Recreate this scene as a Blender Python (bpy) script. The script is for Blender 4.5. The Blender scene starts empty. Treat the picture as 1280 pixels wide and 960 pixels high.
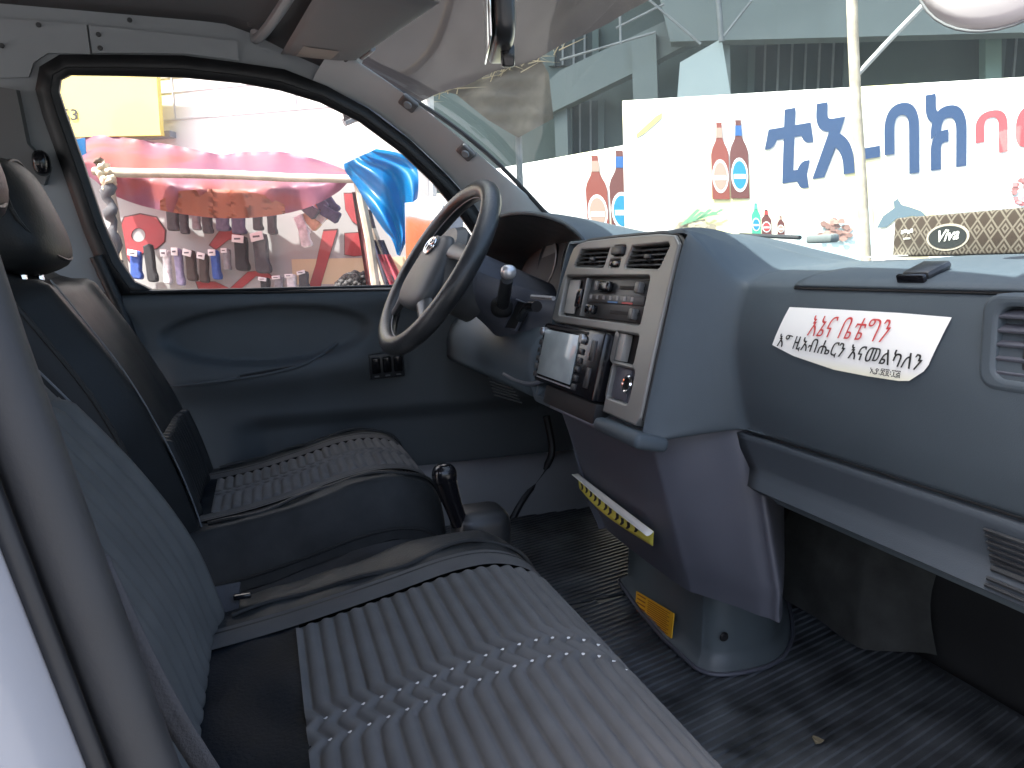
import bpy, bmesh, math, random
from mathutils import Vector, Matrix, noise
random.seed(7)
SC = bpy.context.scene
COL = SC.collection
R = math.radians
# ---------------------------------------------------------------- camera
CAM = Vector((1.05, 0.0, 1.42)); FPX = 900.0
def _basis(yaw=19.0, pitch=-9.0, roll=1.0):
    a, p, t = R(yaw), R(pitch), R(roll)
    f = Vector((-math.cos(a)*math.cos(p), math.sin(a)*math.cos(p), math.sin(p)))
    r = f.cross(Vector((0, 0, 1))).normalized(); u = r.cross(f)
    return r*math.cos(t)-u*math.sin(t), u*math.cos(t)+r*math.sin(t), f
CR, CU, CF = _basis()
cd = bpy.data.cameras.new('camera'); cam = bpy.data.objects.new('camera', cd); COL.objects.link(cam)
cam.matrix_world = Matrix(((CR.x, CU.x, -CF.x, CAM.x), (CR.y, CU.y, -CF.y, CAM.y), (CR.z, CU.z, -CF.z, CAM.z), (0, 0, 0, 1)))
cd.sensor_width = 36.0; cd.lens = FPX/1280*36; cd.clip_start = 0.02; cd.clip_end = 500
SC.camera = cam
# ---------------------------------------------------------------- light
SUN_EL, SUN_AZ = 60.0, 180.0         # azimuth of the sun measured from +Y towards +X
sd = Vector((math.sin(R(SUN_AZ))*math.cos(R(SUN_EL)), math.cos(R(SUN_AZ))*math.cos(R(SUN_EL)), math.sin(R(SUN_EL))))
w = bpy.data.worlds.new('World'); SC.world = w; w.use_nodes = True
nt = w.node_tree; nt.nodes.clear()
sky = nt.nodes.new('ShaderNodeTexSky'); sky.sky_type = 'NISHITA'; sky.sun_disc = False
sky.sun_elevation = R(SUN_EL); sky.sun_rotation = R(SUN_AZ); sky.dust_density = 5.0; sky.air_density = 0.8; sky.ozone_density = 0.5
bg = nt.nodes.new('ShaderNodeBackground'); bg.inputs[1].default_value = 0.15
wo = nt.nodes.new('ShaderNodeOutputWorld')
nt.links.new(sky.outputs[0], bg.inputs[0]); nt.links.new(bg.outputs[0], wo.inputs[0])
sl = bpy.data.lights.new('sun', 'SUN'); sl.energy = 4.0; sl.angle = R(0.5); sl.color = (1.0, 0.96, 0.92)
so = bpy.data.objects.new('sun', sl); COL.objects.link(so); so.rotation_euler = (-sd).to_track_quat('-Z', 'Y').to_euler()
so.location = (0, -3, 8)
vs = SC.view_settings; vs.view_transform = 'Standard'; vs.look = 'None'; vs.exposure = 2.25; vs.gamma = 1.0; vs.use_curve_mapping = False
SC.cycles.max_bounces = 8; SC.cycles.diffuse_bounces = 5; SC.cycles.transparent_max_bounces = 16
SC.cycles.use_adaptive_sampling = True; SC.cycles.adaptive_threshold = .02; SC.cycles.use_denoising = True; SC.cycles.caustics_reflective = False; SC.cycles.caustics_refractive = False
SC.cycles.sample_clamp_indirect = 8.0

# ---------------------------------------------------------------- helpers: picture ray -> point on a real plane
def ray(px, py): return CF + CR*((px-640)/FPX) - CU*((py-480)/FPX)
def at(px, py, x=None, y=None, z=None):
    d = ray(px, py)
    t = (x-CAM.x)/d.x if x is not None else (y-CAM.y)/d.y if y is not None else (z-CAM.z)/d.z
    return CAM + d*t
def onp(px, py, p0, n):
    d = ray(px, py); return CAM + d*((p0-CAM).dot(n)/d.dot(n))
WN = Vector((.825, -.565, 0)).normalized(); WR = Vector((-WN.y, WN.x, 0)); UP = Vector((0, 0, 1))
def W(px, py, d): return onp(px, py, CAM - WN*d, WN)          # street walls all run along WR
def wp(a, z, d): return CAM - WN*d + WR*a + UP*(z-CAM.z)
LN = Vector((1, 0, -.16)).normalized(); LP0 = Vector((-.745, 0, 1.385))
def L(px, py, off=0.0): return onp(px, py, LP0 + LN*off, LN)    # left upper body side, leaning inwards
def LYZ(y, z, off=0.0): return Vector((LP0.x + (z-LP0.z)*.16, y, z)) + LN*off

# ---------------------------------------------------------------- materials
MATS = {}
def mat(name, col, rough=.5, metal=0., spec=.5, var=0., vscale=6., bump=0., bscale=300., coat=0., trans=0., bdist=.002):
    if name in MATS: return MATS[name]
    m = bpy.data.materials.new(name); m.use_nodes = True; n = m.node_tree.nodes; l = m.node_tree.links
    b = n['Principled BSDF']; b.inputs['Base Color'].default_value = (*col, 1); b.inputs['Roughness'].default_value = rough
    b.inputs['Metallic'].default_value = metal; b.inputs['Specular IOR Level'].default_value = spec; b.inputs['Coat Weight'].default_value = coat
    tc = n.new('ShaderNodeTexCoord')
    if var:
        tx = n.new('ShaderNodeTexNoise'); tx.inputs['Scale'].default_value = vscale; tx.inputs['Detail'].default_value = 6
        l.new(tc.outputs['Object'], tx.inputs['Vector'])
        mx = n.new('ShaderNodeMix'); mx.data_type = 'RGBA'
        mx.inputs[6].default_value = (*[c*(1-var) for c in col], 1); mx.inputs[7].default_value = (*[min(1, c*(1+var)) for c in col], 1)
        rm = n.new('ShaderNodeMapRange'); rm.inputs[1].default_value = .3; rm.inputs[2].default_value = .7
        l.new(tx.outputs[0], rm.inputs[0]); l.new(rm.outputs[0], mx.inputs[0]); l.new(mx.outputs[2], b.inputs['Base Color'])
        r2 = n.new('ShaderNodeMapRange'); r2.inputs[3].default_value = max(.05, rough-.1); r2.inputs[4].default_value = min(1, rough+.1)
        l.new(tx.outputs[0], r2.inputs[0]); l.new(r2.outputs[0], b.inputs['Roughness'])
    if bump:
        t2 = n.new('ShaderNodeTexNoise'); t2.inputs['Scale'].default_value = bscale; t2.inputs['Detail'].default_value = 3
        l.new(tc.outputs['Object'], t2.inputs['Vector'])
        bp = n.new('ShaderNodeBump'); bp.inputs['Strength'].default_value = bump; bp.inputs['Distance'].default_value = bdist
        l.new(t2.outputs[0], bp.inputs['Height']); l.new(bp.outputs[0], b.inputs['Normal'])
    if trans:
        out = n['Material Output']; tr = n.new('ShaderNodeBsdfTranslucent'); tr.inputs[0].default_value = (*col, 1)
        mxs = n.new('ShaderNodeMixShader'); mxs.inputs[0].default_value = trans
        if var: l.new(mx.outputs[2], tr.inputs[0])
        l.new(b.outputs[0], mxs.inputs[1]); l.new(tr.outputs[0], mxs.inputs[2]); l.new(mxs.outputs[0], out.inputs[0])
    MATS[name] = m; return m
def glass(name, tint, haze=.03, refl=1.0):
    m = bpy.data.materials.new(name); m.use_nodes = True; n = m.node_tree.nodes; l = m.node_tree.links; n.clear()
    o = n.new('ShaderNodeOutputMaterial'); t = n.new('ShaderNodeBsdfTransparent'); t.inputs[0].default_value = (*tint, 1)
    g = n.new('ShaderNodeBsdfGlossy'); g.inputs['Roughness'].default_value = .02
    d = n.new('ShaderNodeBsdfDiffuse'); d.inputs[0].default_value = (.7, .7, .68, 1)
    tl = n.new('ShaderNodeBsdfTranslucent'); tl.inputs[0].default_value = (.7, .7, .68, 1)
    dt = n.new('ShaderNodeMixShader'); dt.inputs[0].default_value = .5
    l.new(d.outputs[0], dt.inputs[1]); l.new(tl.outputs[0], dt.inputs[2])
    m1 = n.new('ShaderNodeMixShader'); tx = n.new('ShaderNodeTexNoise'); tx.inputs['Scale'].default_value = 5; tx.inputs['Detail'].default_value = 8
    tc = n.new('ShaderNodeTexCoord'); l.new(tc.outputs['Object'], tx.inputs['Vector'])
    mr = n.new('ShaderNodeMapRange'); mr.inputs[1].default_value = .3; mr.inputs[2].default_value = .75; mr.inputs[3].default_value = haze*.5; mr.inputs[4].default_value = haze*1.6
    l.new(tx.outputs[0], mr.inputs[0]); l.new(mr.outputs[0], m1.inputs[0])
    l.new(t.outputs[0], m1.inputs[1]); l.new(dt.outputs[0], m1.inputs[2])
    lw = n.new('ShaderNodeLayerWeight'); lw.inputs[0].default_value = .5        # Schlick: .04 + .96 * facing^5
    pw = n.new('ShaderNodeMath'); pw.operation = 'POWER'; pw.inputs[1].default_value = 5.0; l.new(lw.outputs['Facing'], pw.inputs[0])
    mm = n.new('ShaderNodeMath'); mm.operation = 'MULTIPLY_ADD'; mm.inputs[1].default_value = .9*refl; mm.inputs[2].default_value = .05*refl
    m2 = n.new('ShaderNodeMixShader'); l.new(pw.outputs[0], mm.inputs[0]); l.new(mm.outputs[0], m2.inputs[0])
    l.new(m1.outputs[0], m2.inputs[1]); l.new(g.outputs[0], m2.inputs[2]); l.new(m2.outputs[0], o.inputs[0])
    return m
DASH = mat('dash_plastic', (.060, .077, .092), .54, spec=.28, var=.07, vscale=9, bump=.25, bscale=900, bdist=.0006)
DASH2 = mat('dash_plastic_lower', (.078, .084, .106), .48, var=.08, vscale=9, bump=.25, bscale=900, bdist=.0006)
DARKP = mat('dark_plastic', (.024, .026, .029), .38, var=.15, vscale=20, bump=.15, bscale=900, bdist=.0005)
BLACK = mat('gloss_black', (.008, .008, .01), .18)
RECESS = mat('recess_black', (.006, .006, .007), .7)
SILVER = mat('silver_paint', (.22, .22, .212), .40, metal=.35, var=.05, vscale=15)
CHROME = mat('chrome', (.75, .75, .76), .12, metal=1.)
DOORM = mat('door_plastic', (.088, .098, .104), .6, spec=.3, var=.08, vscale=7, bump=.25, bscale=800, bdist=.0006)
RUB = mat('rubber', (.012, .013, .015), .5, var=.2, vscale=30)
SEALM = mat('seal_rubber', (.019, .020, .022), .6, var=.12, vscale=40, bump=.2, bscale=400, bdist=.0006)
TRIM = mat('grey_trim', (.28, .302, .322), .48, var=.05, vscale=8, bump=.2, bscale=900, bdist=.0005)
TRIMD = mat('grey_trim_dark', (.12, .122, .125), .5, var=.06, vscale=8, bump=.2, bscale=900, bdist=.0005)
HEAD = mat('headliner', (.112, .120, .127), .95, var=.08, vscale=5, bump=.4, bscale=500)
WHITE = mat('van_white', (.37, .365, .375), .3, coat=.4)
FABRIC = mat('seat_fabric', (.124, .124, .123), .92, spec=.2, var=.10, vscale=25, bump=.5, bscale=1600, bdist=.0015)
FABD = mat('seat_fabric_trim', (.088, .088, .088), .85, spec=.25, var=.12, vscale=20, bump=.4, bscale=1600, bdist=.001)
FABG = mat('seat_back_fabric', (.105, .105, .100), .85, spec=.25, var=.12, vscale=20, bump=.4, bscale=1400, bdist=.001)
BEIGE = mat('mesh_fabric', (.25, .24, .21), .9, var=.2, vscale=300, bump=.8, bscale=700)
LEATH = mat('black_leather', (.022, .0225, .0225), .46, spec=.22, var=.15, vscale=12, bump=.25, bscale=260, bdist=.0015)
LEATW = mat('worn_sheen_leather', (.030, .032, .033), .45, spec=.12, var=.3, vscale=14, bump=.3, bscale=260, bdist=.0015)  # worn leather, paler base colour carries its sheen
THREAD = mat('white_thread', (.8, .8, .78), .8)
STITCH = mat('grey_thread', (.16, .165, .17), .8)
MATM = None
PAPER = mat('paper', (.78, .77, .70), .7, var=.03)
YEL = mat('yellow_label', (.75, .42, .02), .5, var=.05, vscale=30)
INK = mat('ink_black', (.02, .02, .02), .6)
INKR = mat('ink_red', (.55, .06, .06), .6)

# ---------------------------------------------------------------- mesh helpers
def finish(o, parent, m, smooth, label, cat, group, kind):
    if m: o.data.materials.append(m)
    if smooth is not None and hasattr(o.data, 'polygons'):
        if smooth is True: smooth = 40
        o.data.shade_smooth() if smooth else o.data.shade_flat()
        if smooth and smooth < 180: o.data.set_sharp_from_angle(angle=R(smooth))
    COL.objects.link(o)
    if parent:
        o.parent = parent; o.matrix_parent_inverse = Matrix.Translation(-world_loc(parent))
    if label: o['label'] = label
    if cat: o['category'] = cat
    if group: o['group'] = group
    if kind: o['kind'] = kind
    return o
LOC = {}
def world_loc(o): return LOC.get(o.name, Vector((0, 0, 0)))
def thing(name, label, cat, loc=(0, 0, 0), group=None):
    o = bpy.data.objects.new(name, None); o.empty_display_size = .05; COL.objects.link(o); o.location = loc
    LOC[o.name] = Vector(loc)
    o['label'] = label; o['category'] = cat
    if group: o['group'] = group
    return o
def mesh(name, v, f, m, parent=None, smooth=40, label=None, cat=None, group=None, kind=None):
    me = bpy.data.meshes.new(name); me.from_pydata([tuple(p) for p in v], [], f); me.update()
    b = bmesh.new(); b.from_mesh(me); bmesh.ops.recalc_face_normals(b, faces=b.faces); b.to_mesh(me); b.free()
    return finish(bpy.data.objects.new(name, me), parent, m, smooth, label, cat, group, kind)
def bm_mesh(name, b, m, parent=None, smooth=40, **k):
    me = bpy.data.meshes.new(name); bmesh.ops.recalc_face_normals(b, faces=b.faces); b.to_mesh(me); b.free()
    return finish(bpy.data.objects.new(name, me), parent, m, smooth, k.get('label'), k.get('cat'), k.get('group'), k.get('kind'))
def frame(o, x, y, z):                    # matrix from origin and three axes
    return Matrix(((x[0], y[0], z[0], o[0]), (x[1], y[1], z[1], o[1]), (x[2], y[2], z[2], o[2]), (0, 0, 0, 1)))
I4 = Matrix.Identity(4)
def box(name, size, M, m, parent=None, bevel=.003, seg=2, **k):
    b = bmesh.new(); bmesh.ops.create_cube(b, size=1.0)
    for q in b.verts: q.co = Vector((q.co.x*size[0], q.co.y*size[1], q.co.z*size[2]))
    if bevel: bmesh.ops.bevel(b, geom=list(b.edges), offset=min(bevel, min(size)*.45), segments=seg, affect='EDGES', profile=.5)
    for q in b.verts: q.co = M @ q.co
    return bm_mesh(name, b, m, parent, **k)
def boxat(name, c, size, m, parent=None, **k): return box(name, size, Matrix.Translation(Vector(c)), m, parent, **k)
def rounded(name, size, M, m, parent=None, p=4.0, n=24, fn=None, **k):     # superellipsoid pillow
    v, f = [], []; nv = n//2
    def sg(c, e): return math.copysign(abs(c)**e, c)
    e = 2/p
    for j in range(nv+1):
        ph = -math.pi/2 + math.pi*j/nv
        for i in range(n):
            th = 2*math.pi*i/n
            q = Vector((sg(math.cos(ph), e)*sg(math.cos(th), e)*size[0]/2, sg(math.cos(ph), e)*sg(math.sin(th), e)*size[1]/2, sg(math.sin(ph), e)*size[2]/2))
            if fn: q = fn(q)
            v.append(M @ q)
    for j in range(nv):
        for i in range(n): f.append((j*n+i, j*n+(i+1) % n, (j+1)*n+(i+1) % n, (j+1)*n+i))
    o = mesh(name, v, f, m, parent, smooth=k.pop('smooth', 60), **k)
    b = bmesh.new(); b.from_mesh(o.data); bmesh.ops.remove_doubles(b, verts=b.verts, dist=1e-5); bmesh.ops.recalc_face_normals(b, faces=b.faces); b.to_mesh(o.data); b.free()
    return o
def tube(name, pts, rad, m, parent=None, n=10, closed=False, flat=1.0, **k):
    pts = [Vector(p) for p in pts]; v, f = [], []; N = len(pts)
    rad = rad if isinstance(rad, (list, tuple)) else [rad]*N
    prev = None
    for i, p in enumerate(pts):
        a = pts[(i-1) % N] if (closed or i > 0) else p; c = pts[(i+1) % N] if (closed or i < N-1) else p
        t = (c-a).normalized()
        if prev is None: prev = t.orthogonal().normalized()
        prev = (prev - t*prev.dot(t)).normalized(); bn = t.cross(prev)
        for q in range(n):
            th = 2*math.pi*q/n; v.append(p + prev*math.cos(th)*rad[i] + bn*math.sin(th)*rad[i]*flat)
    for i in range(N if closed else N-1):
        for q in range(n):
            j = (i+1) % N; f.append((i*n+q, i*n+(q+1) % n, j*n+(q+1) % n, j*n+q))
    if not closed: f.append(tuple(range(n))); f.append(tuple((N-1)*n+q for q in range(n)))
    return mesh(name, v, f, m, parent, **k)
def grid(name, fn, nu, nv, m, parent=None, thick=0., **k):
    v = [fn(i/(nu-1), j/(nv-1)) for j in range(nv) for i in range(nu)]
    f = [(j*nu+i, j*nu+i+1, (j+1)*nu+i+1, (j+1)*nu+i) for j in range(nv-1) for i in range(nu-1)]
    o = mesh(name, v, f, m, parent, **k)
    if thick:
        md = o.modifiers.new('thickness', 'SOLIDIFY'); md.thickness = thick; md.offset = 0
    return o
def lathe(name, prof, M, m, parent=None, n=24, **k):
    v, f = [], []; P = len(prof)
    for i in range(n):
        th = 2*math.pi*i/n
        for r, z in prof: v.append(M @ Vector((r*math.cos(th), r*math.sin(th), z)))
    for i in range(n):
        for j in range(P-1):
            a = ((i+1) % n)*P; f.append((i*P+j, a+j, a+j+1, i*P+j+1))
    f.append(tuple(i*P for i in range(n))); f.append(tuple(i*P+P-1 for i in range(n)))
    return mesh(name, v, f, m, parent, **k)
def cr(pts, n=6):                         # catmull-rom through control points
    out = []; P = [Vector(p) for p in pts]
    for i in range(len(P)-1):
        p0, p1, p2, p3 = P[max(i-1, 0)], P[i], P[i+1], P[min(i+2, len(P)-1)]
        for j in range(n):
            t = j/n
            out.append(.5*((2*p1)+(p2-p0)*t+(2*p0-5*p1+4*p2-p3)*t*t+(3*p1-p0-3*p2+p3)*t**3))
    out.append(P[-1]); return out
def rrect(cx, cy, w, h, r, n=5, skew=0.):
    pts = []
    for sx, sy, a0 in ((1, 1, 0), (-1, 1, 90), (-1, -1, 180), (1, -1, 270)):
        for i in range(n+1):
            a = R(a0+90*i/n); x = cx+sx*(w/2-r)+r*math.cos(a); y = cy+sy*(h/2-r)+r*math.sin(a); pts.append((x+skew*(y-cy), y))
    return pts
def plate(name, loops, thick, M, m, parent=None, bevel=0., smooth=30, **k):   # 2-D outline with holes, thickened; front face at local z=0
    c = bpy.data.curves.new(name, 'CURVE'); c.dimensions = '2D'; c.fill_mode = 'BOTH'
    c.extrude = max(thick/2-bevel, 0); c.bevel_depth = bevel; c.bevel_resolution = 2; c.offset = -bevel
    for lp in loops:
        s = c.splines.new('POLY'); s.points.add(len(lp)-1); s.use_cyclic_u = True
        for q, p in zip(s.points, lp): q.co = (p[0], p[1], 0, 1)
    o = bpy.data.objects.new(name, c); COL.objects.link(o); bpy.context.view_layer.update()
    me = bpy.data.meshes.new_from_object(o.evaluated_get(bpy.context.evaluated_depsgraph_get()))
    bpy.data.objects.remove(o); bpy.data.curves.remove(c)
    me.transform(M @ Matrix.Translation((0, 0, -thick/2))); me.name = name; me.materials.clear()
    if M.determinant() < 0: me.flip_normals()
    return finish(bpy.data.objects.new(name, me), parent, m, smooth, k.get('label'), k.get('cat'), k.get('group'), k.get('kind'))
def text_mesh(body, off=0.0):
    c = bpy.data.curves.new('t', 'FONT'); c.body = body; c.offset = off; c.resolution_u = 4
    o = bpy.data.objects.new('t', c); COL.objects.link(o); bpy.context.view_layer.update()
    me = bpy.data.meshes.new_from_object(o.evaluated_get(bpy.context.evaluated_depsgraph_get()))
    bpy.data.objects.remove(o); bpy.data.curves.remove(c); me.materials.clear(); return me
def text(name, body, bl, br, tl, m, parent, off=0.0, post=None, **k):          # lettering stretched over a parallelogram in the scene
    me = text_mesh(body, off); xs = [v.co.x for v in me.vertices]; ys = [v.co.y for v in me.vertices]
    x0, x1, y0, y1 = min(xs), max(xs), min(ys), max(ys)
    for v in me.vertices:
        q = bl + (br-bl)*((v.co.x-x0)/(x1-x0)) + (tl-bl)*((v.co.y-y0)/(y1-y0)); v.co = post(q) if post else q
    me.name = name
    return finish(bpy.data.objects.new(name, me), parent, m, 0, k.get('label'), k.get('cat'), k.get('group'), k.get('kind'))
def prism(name, pts, thick, normal, m, parent=None, smooth=30, **k):             # planar polygon given in 3-D, thickened backwards
    N = len(pts); n = Vector(normal).normalized(); v = [Vector(p) for p in pts]+[Vector(p)-n*thick for p in pts]
    f = [tuple(range(N)), tuple(range(2*N-1, N-1, -1))]+[(i, (i+1) % N, N+(i+1) % N, N+i) for i in range(N)]
    return mesh(name, v, f, m, parent, smooth=smooth, **k)
def ring(name, a, b, m, parent=None, thick=0., **k):                              # strip between two outlines of equal count
    N = len(a); f = [(i, (i+1) % N, N+(i+1) % N, N+i) for i in range(N)]
    o = mesh(name, list(a)+list(b), f, m, parent, **k)
    if thick:
        md = o.modifiers.new('thickness', 'SOLIDIFY'); md.thickness = thick; md.offset = 0
    return o
def smooth01(t): t = max(0, min(1, t)); return t*t*(3-2*t)
def lerp(a, b, t): return a+(b-a)*t
def interp(xs, ys, x):
    if x <= xs[0]: return ys[0]
    for i in range(len(xs)-1):
        if x <= xs[i+1]: return lerp(ys[i], ys[i+1], (x-xs[i])/(xs[i+1]-xs[i]))
    return ys[-1]
def resample(pts, n):
    d = [0]
    for a, b in zip(pts, pts[1:]): d.append(d[-1]+(Vector(b)-Vector(a)).length)
    out = []
    for i in range(n):
        s = d[-1]*i/(n-1); j = 0
        while j < len(d)-2 and d[j+1] < s: j += 1
        t = (s-d[j])/max(1e-9, d[j+1]-d[j]); out.append(Vector(pts[j]).lerp(Vector(pts[j+1]), t))
    return out
# ================================================================ THE VAN SHELL (setting)
GROUND = mat('dusty_ground', (.135, .135, .135), .9, var=.2, vscale=.8, bump=.6, bscale=12, bdist=.02)
g = 60; mesh('ground', [(-g, -g, 0), (g, -g, 0), (g, g, 0), (-g, g, 0)], [(0, 1, 2, 3)], GROUND, kind='structure')

GL = [(190,362),(168,352),(150,325),(130,280),(105,205),(82,140),(74,115),(76,100),(88,94),(150,95),(230,97),(300,104),(350,113),(400,128),(450,153),(500,190),(540,228),(575,270),(600,305),(612,340),(605,360),(480,361),(330,362)]
FO = [(186,366),(150,368),(126,338),(106,290),(80,215),(55,145),(46,112),(51,84),(76,69),(150,69),(230,70),(300,79),(355,87),(408,108),(460,136),(512,175),(555,216),(593,258),(622,302),(640,345),(625,366),(480,365),(330,366)]
glass3 = [L(*p) for p in GL]; fo3 = [L(*p) for p in FO]
big = []
for i, p in enumerate(fo3):
    if i in (0, 22, 21, 20): q = LYZ(p.y, 1.30)
    elif i == 1: q = LYZ(-1.7, 1.30)
    elif i in (2, 3, 4, 5, 6): q = LYZ(-1.7, [1.4, 1.5, 1.65, 1.78, 1.85][i-2])
    elif i == 7: q = LYZ(-1.7, 1.95)
    elif i <= 11: q = LYZ(p.y, 1.95)
    elif i <= 13: q = LYZ(p.y+.01, [1.93, 1.89][i-12])
    else: q = LYZ(p.y+.035, p.z+.02)
    big.append(q)
wl = ring('side_wall_left', [p - LN*.012 for p in fo3], [p - LN*.012 for p in big], TRIM, kind='structure', smooth=0, thick=.012)
prism('pillar_trim', [LYZ(-1.7, 1.40, -.008), LYZ(-.275, 1.40, -.008), LYZ(-.275, .75, .09), LYZ(-1.7, .75, .09)], .02, LN, TRIMD, wl)
# roof rail covers over the door, screwed on
def strip(name, pxs, off, thick, m, parent):
    return prism(name, [L(*p, off=off) for p in pxs], thick, LN, m, parent)
strip('rail_cover', [(-60, 18), (108, 31), (113, 68), (60, 66), (42, 78), (36, 96), (-60, 100)], .004, .008, TRIM, wl)
strip('rail_cover', [(110.5, 31.5), (296, 51), (299, 76), (230, 67), (115.5, 66)], .006, .008, TRIM, wl)
for px, py in ((2, 57), (48, 31), (125, 60), (123, 43), (162, 25)):
    c = L(px, py, off=.009); lathe('screw', [(.0, .003), (.004, .003), (.005, 0)], frame(c, LN.orthogonal().normalized(), LN.cross(LN.orthogonal().normalized()), LN), DARKP, wl, n=10)
# belt guide bump on the left centre pillar
strip('belt_guide_cover', [(-5, 108), (20, 112), (34, 180), (62, 210), (55, 232), (20, 215), (-10, 190)], .02, .03, TRIMD, wl)
c = L(52, 204, off=.03); rounded('belt_anchor', (.05, .03, .05), Matrix.Translation(c), BLACK, wl, p=2.6)

# floor, firewall, lower left body
FZ = .78
def ribmat():
    m = mat('rubber_mat', (.056, .064, .072), .42, var=.65, vscale=14, bump=.2, bscale=120, bdist=.002)
    return m
MATM = ribmat()
fl = mesh('van_floor', [(-.80, -1.7, FZ-.03), (.80, -1.7, FZ-.03), (.80, 1.02, FZ-.03), (-.80, 1.02, FZ-.03)], [(0, 1, 2, 3)], DARKP, kind='structure')
mesh('firewall', [(-.80, 1.02, .6), (.80, 1.02, .6), (.80, 1.0, 1.42), (-.80, 1.0, 1.42)], [(0, 1, 2, 3)], mat('firewall_felt', (.014, .015, .016), .9, var=.3, vscale=10), kind='structure')
# headliner
def wtop(x): q = (x/.6)**2; return Vector((x, .285-.075*q, 1.925-.05*q))
def wbot(x): q = (x/.62)**2; return Vector((x, .93-.25*q, 1.42+.125*q))
def hl(u, v):
    x = lerp(-.665, .70, u); t = wtop(x*.95); y = lerp(-1.7, t.y+.012, v)
    z = 1.945+.035*(1-(x/.68)**2)-smooth01((v-.86)/.14)*(1.945+.035*(1-(x/.68)**2)-t.z+.004)
    return Vector((x, y, z))
grid('headliner', hl, 30, 40, HEAD, kind='structure', smooth=60, thick=.012)
def roof(u, v):
    x = lerp(-.80, .80, u); q = (abs(x)/.8)**6; t = wtop(x*.75)
    return Vector((x, lerp(-1.75, t.y+.03, v), 2.03-.12*q-smooth01((v-.9)/.1)*.075))
grid('van_roof', roof, 30, 30, WHITE, kind='structure', smooth=60, thick=.004)
# right body side behind the open door
def ys(z): return -.082-.20*(z-1.415)
def xr(z): return .79-.16*max(0, z-1.42)
zs = [.45+.05*i for i in range(31)]
def bodyp(u, v):
    z = lerp(.45, 1.95, v); a = u*.36
    if a < .2: t = a/.2; return Vector((xr(z)+.002+.045*math.sin(t*math.pi/2), ys(z)-.012-.045*(1-math.cos(t*math.pi/2)), z))
    return Vector((xr(z)+.047, ys(z)-.057-(a-.2)*.8, z))
rb = grid('van_body_side', bodyp, 40, 30, WHITE, kind='structure', smooth=60)
mesh('pillar_trim', [(xr(z)-.03, ys(z)-.014, z) for z in zs]+[(xr(z)-.045, ys(z)-.19, z) for z in zs], [(i, i+1, 32+i, 31+i) for i in range(30)], TRIMD, rb)
mesh('lower_side_panel', [(.837, -.15, .45), (.837, -1.75, .45), (.837, -1.75, 1.40), (.837, -.24, 1.40)], [(0, 1, 2, 3)], WHITE, rb)
mesh('inner_side_trim', [(.745, -.2, .75), (.745, -1.7, .75), (.745, -1.7, 1.40), (.745, -.26, 1.40)], [(0, 1, 2, 3)], TRIMD, rb)
mesh('upper_side_rail', [(.74, -.33, 1.86), (.74, -1.75, 1.86), (.70, -1.75, 1.96), (.70, -.33, 1.96)], [(0, 1, 2, 3)], WHITE, rb)
mesh('rear_side_glass', [(.80, -.27, 1.40), (.80, -1.70, 1.40), (.735, -1.70, 1.86), (.735, -.33, 1.86)], [(0, 1, 2, 3)], glass('side_glass', (.9, .94, .93), .02, .9), rb)
tube('door_seal', [(xr(z)+.001, ys(z), z) for z in zs], .0115, SEALM, rb, n=14, flat=.8, smooth=60)
tube('seal_lip', [(xr(z)+.010, ys(z)-.0105, z) for z in zs], .0032, RUB, rb, n=8, smooth=60)
box('sill_plate', (.16, 1.1, .02), Matrix.Translation((.76, .48, FZ-.02)), TRIMD, rb)
mesh('front_side_panel', [(.80, .74, .45), (.80, 1.05, .45), (.78, 1.03, 1.42), (.77, .72, 1.46)], [(0, 1, 2, 3)], WHITE, rb)
prism('front_pillar', [(.70, .70, 1.5), (.78, .74, 1.5), (.70, .17, 1.95), (.62, .15, 1.93)], .03, (0, -.7, .7), TRIM, rb)
# left outer skin under the window
mesh('van_outer_skin', [(-.83, -1.7, .45), (-.83, .95, .45), (-.83, .95, 1.37), (-.83, -1.7, 1.37)], [(0, 1, 2, 3)], WHITE, kind='structure')
mesh('van_nose', [(-.83, .95, .45), (.83, .95, .45), (.80, 1.12, .5), (-.80, 1.12, .5), (-.78, 1.05, 1.40), (.78, 1.05, 1.40), (-.70, .80, 1.46), (.70, .80, 1.46)], [(0, 1, 2, 3), (3, 2, 5, 4)], WHITE, kind='structure')

# ---- windscreen
WS = thing('windscreen', 'large raked glass windscreen above the dashboard', 'windscreen', (0, .93, 1.42))
WG = glass('windscreen_glass', (.80, .90, .88), .018, 1.0)
def ws(u, v, off=0.):
    x = lerp(-.615, .64, u); a, b = wbot(x), wtop(x); p = a.lerp(b, v); n = Vector((0, .62, .78))
    return p + n*(.035*math.sin(math.pi*v)+off)
grid('glass_pane', lambda u, v: ws(u, v), 40, 24, WG, WS, smooth=180)
tube('seal', [ws(0, v/20, -.004) for v in range(21)], .0055, RUB, WS, n=8)
tube('seal', [ws(u/30, 1, -.004) for u in range(31)], .0055, RUB, WS, n=8)
tube('seal', [ws(1, v/20, -.004) for v in range(21)], .0055, RUB, WS, n=8)
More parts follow.
